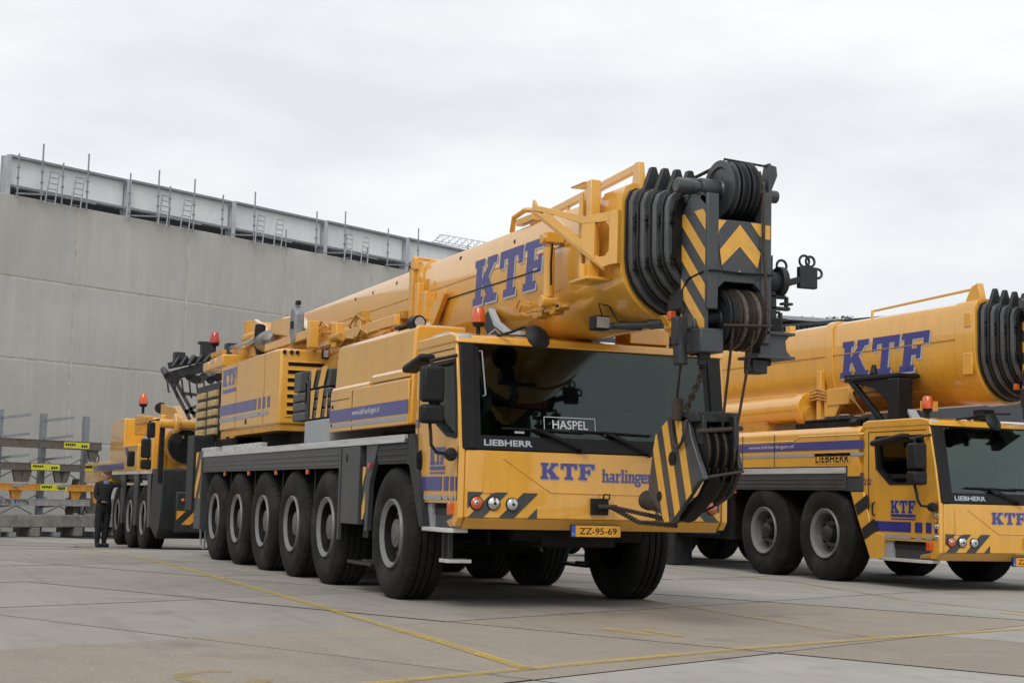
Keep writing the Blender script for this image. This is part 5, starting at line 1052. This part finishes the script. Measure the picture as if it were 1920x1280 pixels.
def hbd(name, poly, m, d=.002):
    t = M().prism(poly, 'Z', 0, .003); pl = plane((1.24, 0, 0), (0, -1, 0), (0, 0, 1)); g = M().add([pl(a, b, d + z) for a, b, z in t.v], t.f); hbb(g, name, m, smooth=0, par=s1)
for k, (ta, ba) in enumerate(((1.70, 1.56), (1.925, 1.78), (2.17, 2.0), (2.40, 2.22))):
    base = [(ta - .01, 1.9), (ta + .09, 1.9), (ta + .52, .85), (ta + .42, .85)]
    base = [(x - .12, y) for x, y in base] if False else [(ta - .16, 1.90), (ta - .05, 1.90), (ta + .30, .85), (ta + .19, .85)]
    # cut to the plate
    poly = base
    pts_ = [(-y, z) for y, z in plp]
    # Sutherland-Hodgman against convex hull of the plate
    hull = [(1.60, 1.18), (1.90, .90), (2.02, .91), (2.54, 1.27), (2.32, 1.62), (2.27, 1.77), (2.12, 1.81), (1.90, 1.76), (1.71, 1.65), (1.64, 1.44)]
    area = sum(hull[i][0] * hull[(i + 1) % len(hull)][1] - hull[(i + 1) % len(hull)][0] * hull[i][1] for i in range(len(hull)))
    for i in range(len(hull)):
        a, b = Vector(hull[i]), Vector(hull[(i + 1) % len(hull)]); e = b - a; o_ = []
        sd_ = lambda p: (e.x * (p[1] - a.y) - e.y * (p[0] - a.x)) * (1 if area > 0 else -1)
        for j in range(len(poly)):
            p, q_ = poly[j - 1], poly[j]; dp, dq = sd_(p), sd_(q_)
            if (dp >= 0) != (dq >= 0): t = dp / (dp - dq); o_.append((p[0] + (q_[0] - p[0]) * t, p[1] + (q_[1] - p[1]) * t))
            if dq >= 0: o_.append(q_)
        poly = o_
        if not poly: break
    if len(poly) > 2: hbd('warning_stripe', poly, YDEC)
for y, z, r in ((-2.02, 1.44, .06), (-1.80, 1.12, .045), (-2.22, 1.68, .025)): hbb(M().cyl((1.231, y, z), (1.25, y, z), r, n=20), 'plate_bore', BLK)
hbb(M().prism([(-1.92, 1.76), (-2.12, 1.81), (-2.28, 1.78), (-2.40, 1.62), (-2.52, 1.36), (-2.36, 1.14), (-2.10, 1.04), (-1.92, 1.3)], 'X', 1.60, 1.64), 'side_plate', GRYD, .008)
for k in range(4): 
    g_ = M().lathe([(-.03, .05), (-.03, .23), (-.02, .25), (-.008, .22), (.008, .22), (.02, .25), (.03, .23), (.03, .05)], (1.33 + k * .08, -2.26, 1.50), 'X', 36); hbb(g_, 'sheave', CHAS)
    g_ = M().lathe([(-.014, .222), (-.01, .238), (0, .242), (.01, .238), (.014, .222)], (1.33 + k * .08, -2.26, 1.50), 'X', 36); hbb(g_, 'rope_turn', ROPE)
hbb(M().box(1.24, 1.66, -2.42, -2.08, 1.74, 1.83).box(1.29, 1.34, -2.44, -2.0, 1.55, 1.80).box(1.56, 1.61, -2.5, -2.0, 1.50, 1.80), 'top_frame', GRYD, .012)
hbb(M().cyl((1.32, -2.2, 1.832), (1.32, -2.2, 1.84), .04, n=16), 'lifting_eye', BLK)
hbb(M().tube([(1.24, -2.44, 1.66), (1.66, -2.46, 1.70)], .02, 8), 'rope_guard', RUST); hbb(M().tube([(1.27, -2.52, 1.28), (1.64, -2.52, 1.34)], .012, 8), 'rope_guard', RUST)
gb = M()
for x in (1.34, 1.42, 1.50, 1.58): gb.tube([(x, -2.48, 1.36), (x, -2.42, 1.24), (x, -2.30, 1.13), (x, -2.12, 1.04), (x - .1, -1.98, .96)], .011, 8)
hbb(gb, 'guard_bars', GRYD)
hbb(M().prism([(-2.50, 1.26), (-2.46, 1.30), (-2.28, 1.10), (-2.02, .96), (-2.0, .91), (-2.08, .92), (-2.36, 1.08)], 'X', 1.32, 1.44), 'guard_shoe', CHAS, .01)
hbb(M().cyl((1.45, -1.95, .98), (1.42, -1.25, 1.08), .085, .075, n=20).cyl((1.42, -1.28, 1.075), (1.415, -1.20, 1.09), .088, n=20), 'hook_shank', RUST, .012)
ht = [Vector((1.42, -1.55, 1.02)) + Vector((0, math.cos(t) * .22 , math.sin(t) * .16)) for t in [R(a) for a in range(60, -190, -18)]]
hbb(M().tube([(1.40, -1.62, .98), (1.38, -1.78, .93), (1.34, -1.92, .93), (1.30, -2.02, .98)], .04, 12), 'hook', RUST)
hbb(M().tube([(1.23, -2.28, 1.76), (1.20, -2.30, 1.66), (1.20, -2.26, 1.58), (1.21, -2.18, 1.53), (1.21, -2.10, 1.55), (1.22, -2.04, 1.66), (1.22, -2.02, 1.80)], .016, 8), 'chain_loop', RUST)
hbb(M().box(1.19, 1.26, -2.18, -2.08, 1.78, 1.92).cyl((1.22, -2.13, 1.76), (1.22, -2.15, 1.95), .05, .045, n=14), 'wedge_socket', RUST, .01)
def chain(name, pts, r, lk, m, label):
    g = M(); pts = [Vector(p) for p in pts]; d = 0; k = 0
    segs = [(a, b, (b - a).length) for a, b in zip(pts, pts[1:])]; tot = sum(s_[2] for s_ in segs)
    while d < tot:
        t = d
        for a, b, l_ in segs:
            if t <= l_: p = a.lerp(b, t / l_); dr = (b - a).normalized(); break
            t -= l_
        u = dr.orthogonal().normalized(); v = dr.cross(u)
        if k % 2: u = v
        g.tube([p + dr * math.cos(a_) * lk * .72 + u * math.sin(a_) * lk * .38 for a_ in [i * math.pi / 5 for i in range(11)]], r, 5)
        d += lk * .95; k += 1
    return tag(g.build(name, m, None), label, 'chain')
chain('tow_chain', [(1.62, -.10, 1.01), (1.52, -.8, .97), (1.42, -1.50, .93)], .010, .045, RUST, 'rusty upper chain from the bumper jaw to the hook')
chain('tow_chain', [(1.62, -.10, 1.00), (1.50, -.9, .88), (1.42, -1.75, .87), (1.30, -1.95, .93)], .010, .045, RUST, 'slack lower chain sagging beneath the hook shank')
chain('hanging_chain', [(1.28, -2.50, 2.33), (1.26, -2.44, 2.1), (1.24, -2.24, 1.84)], .011, .05, RUST, 'dark chain hanging from the boom head to the hook block')
M().cyl((1.24, -2.5, 2.20), (1.26, -2.5, 2.36), .04, n=12).box(1.20, 1.30, -2.55, -2.48, 2.25, 2.36).box(1.15, 1.2, -2.5, -2.44, 2.28, 2.4).build('chain_anchor', GRYD, hd, bev=.01)
# number tidy: wheel-side lights
# ================================================================ the crane on the right
rc = empty('mobile_crane', (7.8, 3.0, 0)); tag(rc, 'second yellow mobile crane at the right edge, cab facing the camera', 'mobile crane')
AX2 = [2.62, 4.30, 8.9, 10.55, 12.2]
wheels(rc, AX2, hubtype=1)
chassis(rc, AX2, 13.6, z_strip=(1.54, 1.625), skirt=(2.05, 13.2), y_front=2.0, skz=1.30)
_b = set(bpy.data.objects)
Zr = cab(rc, dz=-.38, haspel=False, vent=True, plate='ZZ-87-12', number='212', win='square'); steps(rc, Zr, False)
for o in set(bpy.data.objects) - _b:
    if o.type == 'MESH':
        for q in o.data.vertices:
            if q.co.y > 0 and 'front_mirror' not in o.name[:13]: q.co.y *= 1.3
M().box(1.2, 1.5, -2, -2, 0, 0) 
for X in (lambda x: x, lambda x: 3.0 - x):
    fr = M().prism([(1.66, 1.28), (1.97, 1.28), (1.80, .92), (1.50, .37), (1.25, .37), (1.18, .70), (1.46, .74)], 'X', X(.03), X(.10)).build('fender_edge', YEL, rc, bev=.006)
    M().box(min(X(.02), X(.1)), max(X(.02), X(.1)), 1.68, 2.10, 1.29, 1.55).build('side_skirt', GRY, rc, bev=.005)
    M().box(min(X(0), X(.5)), max(X(0), X(.5)), 1.72, 2.0, 1.5, 1.66).build('fuel_box', YEL, rc)
    dbx = M().prism([(X(.03), 1.64), (X(.03), 2.14), (X(.09), 2.21), (X(.9), 2.21), (X(.9), 1.64)], 'Y', 1.78, 13.0).build('deck_cover', YEL, rc, bev=.02, seg=3)
fp = plane((.03, 1.95, 0), (0, -1, 0), (0, 0, 1))
def fedge(z): return 1.97 - (1.28 - z) * .515   # y of the rear edge of the fender
for z0 in (.62, .95):
    def pt(y, z): return (1.95 - y, z)
    decal('warning_stripe', [[pt(fedge(z0) - .01, z0), pt(fedge(z0) - .30, z0 + .14), pt(fedge(z0) - .24, z0 + .30), pt(fedge(z0 + .14) - .01, z0 + .15)]], fp, GRYD, rc, .004)
pr_ = plane((.03, 13.0, 0), (0, -1, 0), (0, 0, 1))
decal('blue_band', [[(0, 1.885), (11.35, 1.885), (11.35, 2.01), (0, 2.01)]], pr_, BLU, rc); decal('grey_band', [[(0, 1.79), (11.35, 1.79), (11.35, 1.835), (0, 1.835)]], pr_, GRYL, rc)
decal('panel_gap', [[(x, 1.65), (x + .012, 1.65), (x + .012, 2.15), (x, 2.15)] for x in (5.2, 6.6, 8.05, 9.0)], pr_, CHAS, rc, .006)
M().add([(.02, 1.64, 2.09), (.02, 3.3, 2.09), (.02, 3.45, 2.03), (.02, 13, 2.03), (.035, 13, 2.05), (.035, 3.45, 2.05), (.035, 3.3, 2.11), (.035, 1.64, 2.11)], [(0, 1, 6, 7), (1, 2, 5, 6), (2, 3, 4, 5)]).build('cover_ledge', YEL, rc)
text('www.ktf-harlingen.nl', pr_, 8.25, 9.55, 1.915, 1.985, WHI, rc, d=.008)
text('LIEBHERR', pr_, 10.15, 11.0, 1.70, 1.82, BLK, rc, bold=.024, d=.010, sx=1.12)
decal('badge_ground', [[(10.12, 1.685), (11.03, 1.685), (11.03, 1.835), (10.12, 1.835)]], pr_, YDEC, rc, .006, .001)
boom(rc, cx=1.5, y0=.35, y1=12.0, zt=3.92, zb=2.52, sections=4, dz=0.0, letters=(3.56, 1.42, 3.03, 3.59), rails=False, seam=False)
M().box(.92, .932, .7, 9, 3.40, 3.412).build('boom_weld', YELD, rc)
M().bar((1.05, 2.85, 4.02), (1.1, .55, 4.10), .03, .035).bar((1.0, 2.85, 3.70), (1.02, 2.85, 4.03), .035, .03).prism([(.35, 3.9), (.7, 3.9), (.55, 4.12), (.42, 4.16)], 'X', 1.02, 1.12).box(1.0, 1.1, 5.1, 5.25, 3.86, 4.0).build('top_rail', YEL, rc, bev=.006)
M().box(.90, .93, .42, .56, 3.55, 3.75).box(.90, .935, .40, .60, 2.9, 3.2).build('boom_bracket', YEL, rc, bev=.01)
bsu = M().prism([(2.95, 3.04), (1.75, 2.98), (1.60, 2.90), (1.55, 2.28), (1.70, 2.28), (1.90, 2.60), (2.2, 2.80), (2.95, 2.92)], 'X', .58, .70)
bsu.box(.5, .75, 1.5, 1.75, 2.2, 2.9).box(.55, .95, 1.6, 2.9, 2.92, 2.98).cyl((.62, 2.25, 3.0), (.62, 2.25, 3.14), .06, .03, n=12).bar((.6, 2.85, 2.98), (.6, 2.0, 2.3), .08, .08)
bsu.build('boom_support', BLK, rc, bev=.012)
M().prism([(1.35, 2.30), (1.50, 2.46), (1.52, 2.44), (1.42, 2.30)], 'X', .66, .8).build('rest_pad_liner', LGR, rc)
beacon(rc, (.55, .9, 2.275), 1.15); 
q = M().tube([(.9, .5, 2.29), (1.1, .3, 2.36), (1.3, .1, 2.36)], .014, 8).box(1.0, 1.2, .3, .5, 2.28, 2.42).build('roof_camera', BLK, rc, bev=.01)
M().box(.62, .88, 1.10, 1.16, 2.42, 2.56).build('code_plate', YEL, rc, bev=.004); text('P2', plane((.62, 1.10, 2.42), (1, 0, 0), (0, 0, 1)), .04, .2, .03, .11, WHI, rc, d=.003)
h2 = copy_tree(hd, rc, (0, 1.95, .06))
# pipes and luffing cylinder under the boom
M().cyl((.95, 4.6, 2.62), (.95, 11.5, 2.55), .22, n=28).cyl((.95, 4.4, 2.62), (.95, 4.6, 2.62), .25, n=28).build('luffing_cylinder', YEL, rc, bev=.01); M().cyl((.95, 4.3, 2.5), (.95, 4.62, 2.5), .16, n=24).build('cylinder_rod', YELD, rc)
M().box(.86, .95, 4.0, 4.12, 2.28, 3.18).prism([(2.5, 3.02), (3.9, 2.80), (3.9, 2.45), (3.6, 2.45), (3.4, 2.7)], 'X', .86, .92).box(.84, .95, 3.2, 3.8, 2.62, 2.88).box(.9, 1.1, 2.2, 9.5, 2.78, 2.86).build('boom_bracket', YEL, rc, bev=.01)
hs = M(); 
for k in range(4): hs.tube([(.86, 4.3, 2.72 + k * .045), (.84, 4.05, 2.74 + k * .05), (.85, 3.8, 2.70 + k * .045)], .016, 8).tube([(.86, 3.2, 2.72 + k * .04), (.84, 3.0, 2.62), (.85, 2.8, 2.45), (.86, 2.0, 2.44)], .014, 8)
hs.build('hydraulic_pipes', YELD, rc)
M().box(.15, .8, 1.9, 3.6, 2.21, 2.30).tube([(.2, 3.4, 2.32), (.5, 2.8, 2.36), (.4, 2.1, 2.33)], .03, 8).build('deck_fittings', CHAS, rc)
M().cyl((.12, 2.05, 2.26), (.12, 1.9, 2.26), .06, n=16).build('work_camera', BLK, rc)
M().box(.0, .35, 7.15, 7.75, .0 + .02, 1.3).build('outrigger_cylinder_box', GRYD, rc, bev=.01); M().box(.0, .02, 5.6, 7.1, .55, 1.28).box(.1, .7, 5.3, 8.6, .5, 1.2).build('tool_box', CHAS, rc, bev=.01)
M().lathe([(-.01, .09), (-.02, .07), (-.02, .0)], (.0, 7.42, .72), 'X', 20).build('outrigger_bore', SIL, rc)
M().box(.8, 2.2, 5.5, 13, 2.2, 2.5).box(.7, 2.3, 9, 13, 2.2, 3.6).build('superstructure', YELD, rc, bev=.02)
# ================================================================ crane far left
fc = empty('mobile_crane', (.3, 17.5, -.20)); tag(fc, 'third yellow mobile crane in the distance at left, partly hidden', 'mobile crane')
AX3 = [2.3, 4.1, 5.95]
wheels(fc, AX3, inset=.02, width=2.7)
M().box(.9, 1.8, .5, 9, .5, 1.3).build('main_frame', CHAS, fc)
M().box(.05, 2.65, 1.2, 9, 1.50, 1.62).build('deck', GRYD, fc); M().box(-.01, .04, 1.2, 8.6, 1.60, 1.66).build('deck_rail', SIL, fc)
for y0, y1 in ((1.2, 1.6), (3.0, 3.4), (4.9, 5.3)): M().prism([(y0 - .1, 1.60), (y1 + .15, 1.60), (y1, .5), (y0 + .1, .5)], 'X', .0, .05).build('mud_flap', GRY, fc, bev=.005)
M().prism([(0, 1.70), (1.3, 1.70), (1.3, .55), (.5, .3), (.15, .5), (0, .9)], 'X', .0, 2.7).build('low_front', GRYD, fc, bev=.03)
M().box(.25, 2.45, -.25, .02, .45, 1.25).build('front_box', GRYD, fc, bev=.03)
pf3 = plane((.25, -.25, .45), (1, 0, 0), (0, 0, 1)); stripes(pf3, .02, .95, .15, .42, .36, 1.0, ORG, fc)
for x, m_ in ((.38, ORA), (.52, LENS), (.66, LENS)): lamp(fc, (x, -.25, 1.08), .035, m_, name='headlight')
for x0, x1, z0, z1, y in ((-.33, -.17, 2.29, 2.60, .0), (-.43, -.24, 1.89, 2.27, .0), (-.43, -.22, 1.67, 1.86, .0), (-.30, -.14, 1.75, 2.08, 2.6)): M().box(x0, x1, y, y + .10, z0, z1).build('mirror', MIRB, fc, bev=.035, seg=3)
M().tube([(-.28, .05, 1.66), (-.28, .05, 2.62), (-.1, .05, 2.66), (.0, .05, 2.62)], .02, 8).build('mirror_arm', BLK, fc); M().box(-.08, .02, .0, .08, 1.40, 2.66).build('hose_post', BLK, fc, bev=.02)
M().lathe([(-.02, .0), (-.01, .11), (.02, .11), (.03, 0)], (.24, -.1, 2.28), 'Y', 24).build('round_mirror', MIRB, fc)
M().box(.05, .5, 5.6, 7.8, 1.75, 2.9).build('tool_cabinet', YEL, fc, bev=.02)
M().box(.0, .8, 7.32, 12.0, 1.42, 1.93).build('rear_body', YEL, fc, bev=.02)
M().box(-.008, .01, 10.5, 11.9, 1.80, 1.86).build('rear_slot', CHAS, fc)
cbx = M().prism([(3.2, 1.62), (3.2, 2.25), (6.6, 2.25), (7.3, 1.95), (7.3, 1.66)], 'X', -.0, 1.2).build('side_body', YEL, fc, bev=.02)
pb = plane((.0, 7.3, 0), (0, -1, 0), (0, 0, 1)); decal('blue_band', [[(-2.9, 1.70), (2.2, 1.72), (2.2, 1.87), (-2.9, 1.84)]], pb, BLU, fc); decal('name_bar', [[(2.4, 2.03), (2.75, 2.03), (2.75, 2.20), (2.4, 2.20)]], pb, BLU, fc)
M().box(.9, 2.4, 1.8, 4.2, 1.65, 2.7).build('crane_cab', YEL, fc, bev=.05)
M().box(.25, .42, 1.9, 2.1, 1.62, 2.85).box(-.02, .12, 1.2, 1.45, 1.62, 2.75).build('cab_post', YEL, fc, bev=.03)
M().box(.2, .6, 4.8, 5.1, 2.5, 2.95).box(.1, .35, 3.0, 4.4, 2.7, 2.85).build('floodlight_mount', YELD, fc, bev=.02)
beacon(fc, (.2, 4.0, 2.95), 1.5); M().lathe([(-.1, .0), (-.08, .12), (.08, .12), (.1, .0)], (.45, 3.2, 3.05), 'Y', 16).build('work_light', BLK, fc)
M().cyl((.85, 3.2, 2.62), (.50, .35, 2.18), .50, .42, n=32).build('main_boom', YEL, fc, smooth=40)
M().cyl((.50, .35, 2.18), (.48, .15, 2.14), .36, .34, n=32).build('inner_boom_section', BLK, fc)
M().lathe([(-.05, .05), (-.05, .19), (-.02, .21), (.02, .21), (.05, .19), (.05, .05)], (.22, .0, 2.58), 'X', 30).cyl((-.1, .0, 2.58), (.6, .0, 2.58), .09, n=18).build('hoist_drum', YEL, fc, bev=.01)
M().prism([(.1, 2.3), (2.6, 2.3), (2.6, 3.1), (.9, 2.95), (.2, 2.7)], 'X', .35, .42).build('drum_cheek', YELD, fc, bev=.01)
# folded dark jib head above the far crane
jh = M(); rr = random.Random(8)
[jh.box(rr.uniform(.6, 1.9), rr.uniform(.6, 1.9) + .12, -.4, -.2, 3.62 + .06 * (k % 5), 3.80 + .06 * (k % 5)) for k in range(0)]; [jh.cyl((.7 + .15 * k, -.42, 3.72 + .03 * k), (.82 + .15 * k, -.40, 3.92 + .02 * k), .03 + .01 * (k % 3), n=8) for k in range(8)]; jh.bar((.70, -.2, 3.55), (1.9, -.4, 3.95), .16, .18); jh.bar((.65, -.2, 3.75), (1.7, -.4, 4.02), .12, .12)
for k in range(9): x = .62 + k * .14; jh.cyl((x, -.35, 3.55 + rr.uniform(-.05, .15)), (x, .05, 3.55 + rr.uniform(-.05, .15)), rr.uniform(.06, .12), n=12); jh.tube([(x, -.35, 3.5), (x + .03, -.38, 3.25), (x + .06, -.35, 3.1 + .2 * rr.random())], .018, 6)
jh.box(1.25, 1.5, -.4, -.2, 3.98, 4.2).box(1.2, 1.55, -.4, -.2, 4.2, 4.25).box(1.75, 2.1, -.4, -.1, 3.85, 4.25).box(.75, .95, -.35, -.1, 3.85, 4.02)
jh.v = [(x - .80, y - .75, z - .10) for x, y, z in jh.v]; jh.build('folding_jib_head', GRYD, fc, bev=.01)
jt = M()
for a, b in (((.70, -.3, 3.35), (1.1, -.3, 2.65)), ((.95, -.3, 3.15), (1.65, -.3, 3.1)), ((1.0, -.3, 2.8), (1.6, -.3, 2.75)), ((1.0, -.3, 2.8), (1.6, -.3, 3.12)), ((1.65, -.3, 3.15), (1.95, -.3, 2.7)), ((.78, -.3, 3.4), (1.2, -.3, 2.7))): jt.bar(a, b, .055, .06)
jt.v = [(x - .80, y - .75, z - .02) for x, y, z in jt.v]; jt.build('jib_lattice', GRY, fc)
# ================================================================ person
pe = empty('person', (-.02, 23.2, hgt(-.02, 23.2))); tag(pe, 'person in dark work clothes and cap leaning on the far crane', 'person')
def body(name, verts, edges, radii, m, root_i=0, par=pe, sub=2):
    me = bpy.data.meshes.new(name); me.from_pydata(verts, edges, []); o = bpy.data.objects.new(name, me); COL.objects.link(o); o.parent = par
    sk_ = o.modifiers.new('s', 'SKIN'); sk_.use_smooth_shade = True
    for i, r_ in enumerate(radii): me.skin_vertices[0].data[i].radius = r_ if isinstance(r_, tuple) else (r_, r_)
    me.skin_vertices[0].data[root_i].use_root = True
    sb = o.modifiers.new('d', 'SUBSURF'); sb.levels = sub; sb.render_levels = sub; me.materials.append(m); return o
# local: +x to the crane, person faces +x / away, right arm reaching to the deck
V = [(.0, 0, .95), (.0, 0, 1.12), (.01, 0, 1.30), (.02, 0, 1.44), (.04, 0, 1.53),
     (-.09, 0, .90), (-.10, 0, .50), (-.11, .02, .09), (-.06, -.08, .04),
     (.09, .05, .90), (.08, .08, .50), (.05, .10, .09), (.11, .02, .04),
     (.19, 0, 1.43), (.36, -.04, 1.46), (.55, -.02, 1.58), (-.16, 0, 1.43), (-.20, -.05, 1.16), (-.08, -.16, 1.05)]
E_ = [(0, 1), (1, 2), (2, 3), (3, 4), (0, 5), (5, 6), (6, 7), (7, 8), (0, 9), (9, 10), (10, 11), (11, 12), (3, 13), (13, 14), (14, 15), (3, 16), (16, 17), (17, 18)]
rad = [(.16, .14), (.16, .14), (.18, .15), (.15, .13), .065, .12, .085, .06, .05, .12, .085, .06, .05, .075, .06, .045, .075, .06, .045]
body('body', V, E_, rad, CLO)
M().lathe([(-.12, .0), (-.11, .05), (-.06, .085), (0, .095), (.06, .09), (.10, .06), (.12, .0)], (.05, -.02, 1.66), 'Z', 20).build('head', SKIN, pe)
M().lathe([(.02, .101), (.07, .10), (.11, .07), (.13, .0)], (.05, -.02, 1.66), 'Z', 20).box(-.02, .12, -.16, -.04, 1.68, 1.70).build('cap', CAP, pe, bev=.008)
M().lathe([(-.05, .10), (.0, .09), (.03, .07)], (.03, -.01, 1.50), 'Z', 16).build('shirt_collar', SHI, pe)
for sy, x in ((.0, -.10), (.07, .06)): M().box(x - .05, x + .09, sy - .18, sy + .07, 0, .09).build('shoe', BLK, pe, bev=.03, seg=3)
for (x, y, z) in ((.57, -.02, 1.59), (-.06, -.17, 1.04)):
    h_ = M().box(x - .02, x + .06, y - .035, y + .035, z - .012, z + .014)
    for f_ in range(4): h_.cyl((x + .06, y - .027 + f_ * .018, z), (x + .12 - .01 * abs(f_ - 1.5), y - .027 + f_ * .018, z - .015), .008, .006, n=8)
    h_.cyl((x + .0, y + .03, z), (x + .05, y + .06, z - .01), .010, .007, n=8); h_.build('hand', SKIN, pe, bev=.004)
def split(o):
    b = bmesh.new(); b.from_mesh(o.data); left = set(b.verts); isl = []
    while left:
        st = [left.pop()]; cur = set(st)
        while st:
            v = st.pop()
            for e in v.link_edges:
                w_ = e.other_vert(v)
                if w_ in left: left.discard(w_); cur.add(w_); st.append(w_)
        isl.append(cur)
    if len(isl) > 1:
        for c_ in isl:
            ix = {v: i for i, v in enumerate(c_)}; fs = [tuple(ix[v] for v in f.verts) for f in b.faces if f.verts[0] in c_]
            me = bpy.data.meshes.new(o.data.name); me.from_pydata([v.co[:] for v in c_], [], fs); me.materials.append(o.data.materials[0])
            me.polygons.foreach_set('use_smooth', [True] * len(me.polygons)); me.set_sharp_from_angle(angle=R(35))
            k = o.copy(); k.data = me; COL.objects.link(k)
        bpy.data.objects.remove(o)
    b.free()
for o in list(bpy.data.objects):
    if o.type == 'MESH' and o.parent and not o.children and o.name.split('.')[0] in ('top_rail', 'collar_lug', 'cylinder_mount', 'boom_bracket', 'side_cheek', 'latch', 'blue_band', 'panel_gap', 'chevron_corner', 'seat', 'louvre', 'mirror_glass', 'deck_boxes', 'tool_box', 'nose_flange', 'chain_anchor', 'superstructure', 'guard_rail', 'latch_plate', 'cab_post', 'cover_ledge', 'shackle', 'outrigger_foot'): split(o)
STUFF = ('pipework_fittings', 'valve_block', 'valve_cluster', 'collar_bolt', 'hydraulic_hoses', 'hydraulic_pipes', 'gearbox', 'attachment_rings', 'deck_fittings', 'deck_boxes', 'skirt_rib', 'inspection_hole', 'axle', 'guard_bars', 'swage_line')
for o in bpy.data.objects:
    if o.type == 'MESH' and o.parent and o.name.split('.')[0] in STUFF: o['kind'] = 'stuff'
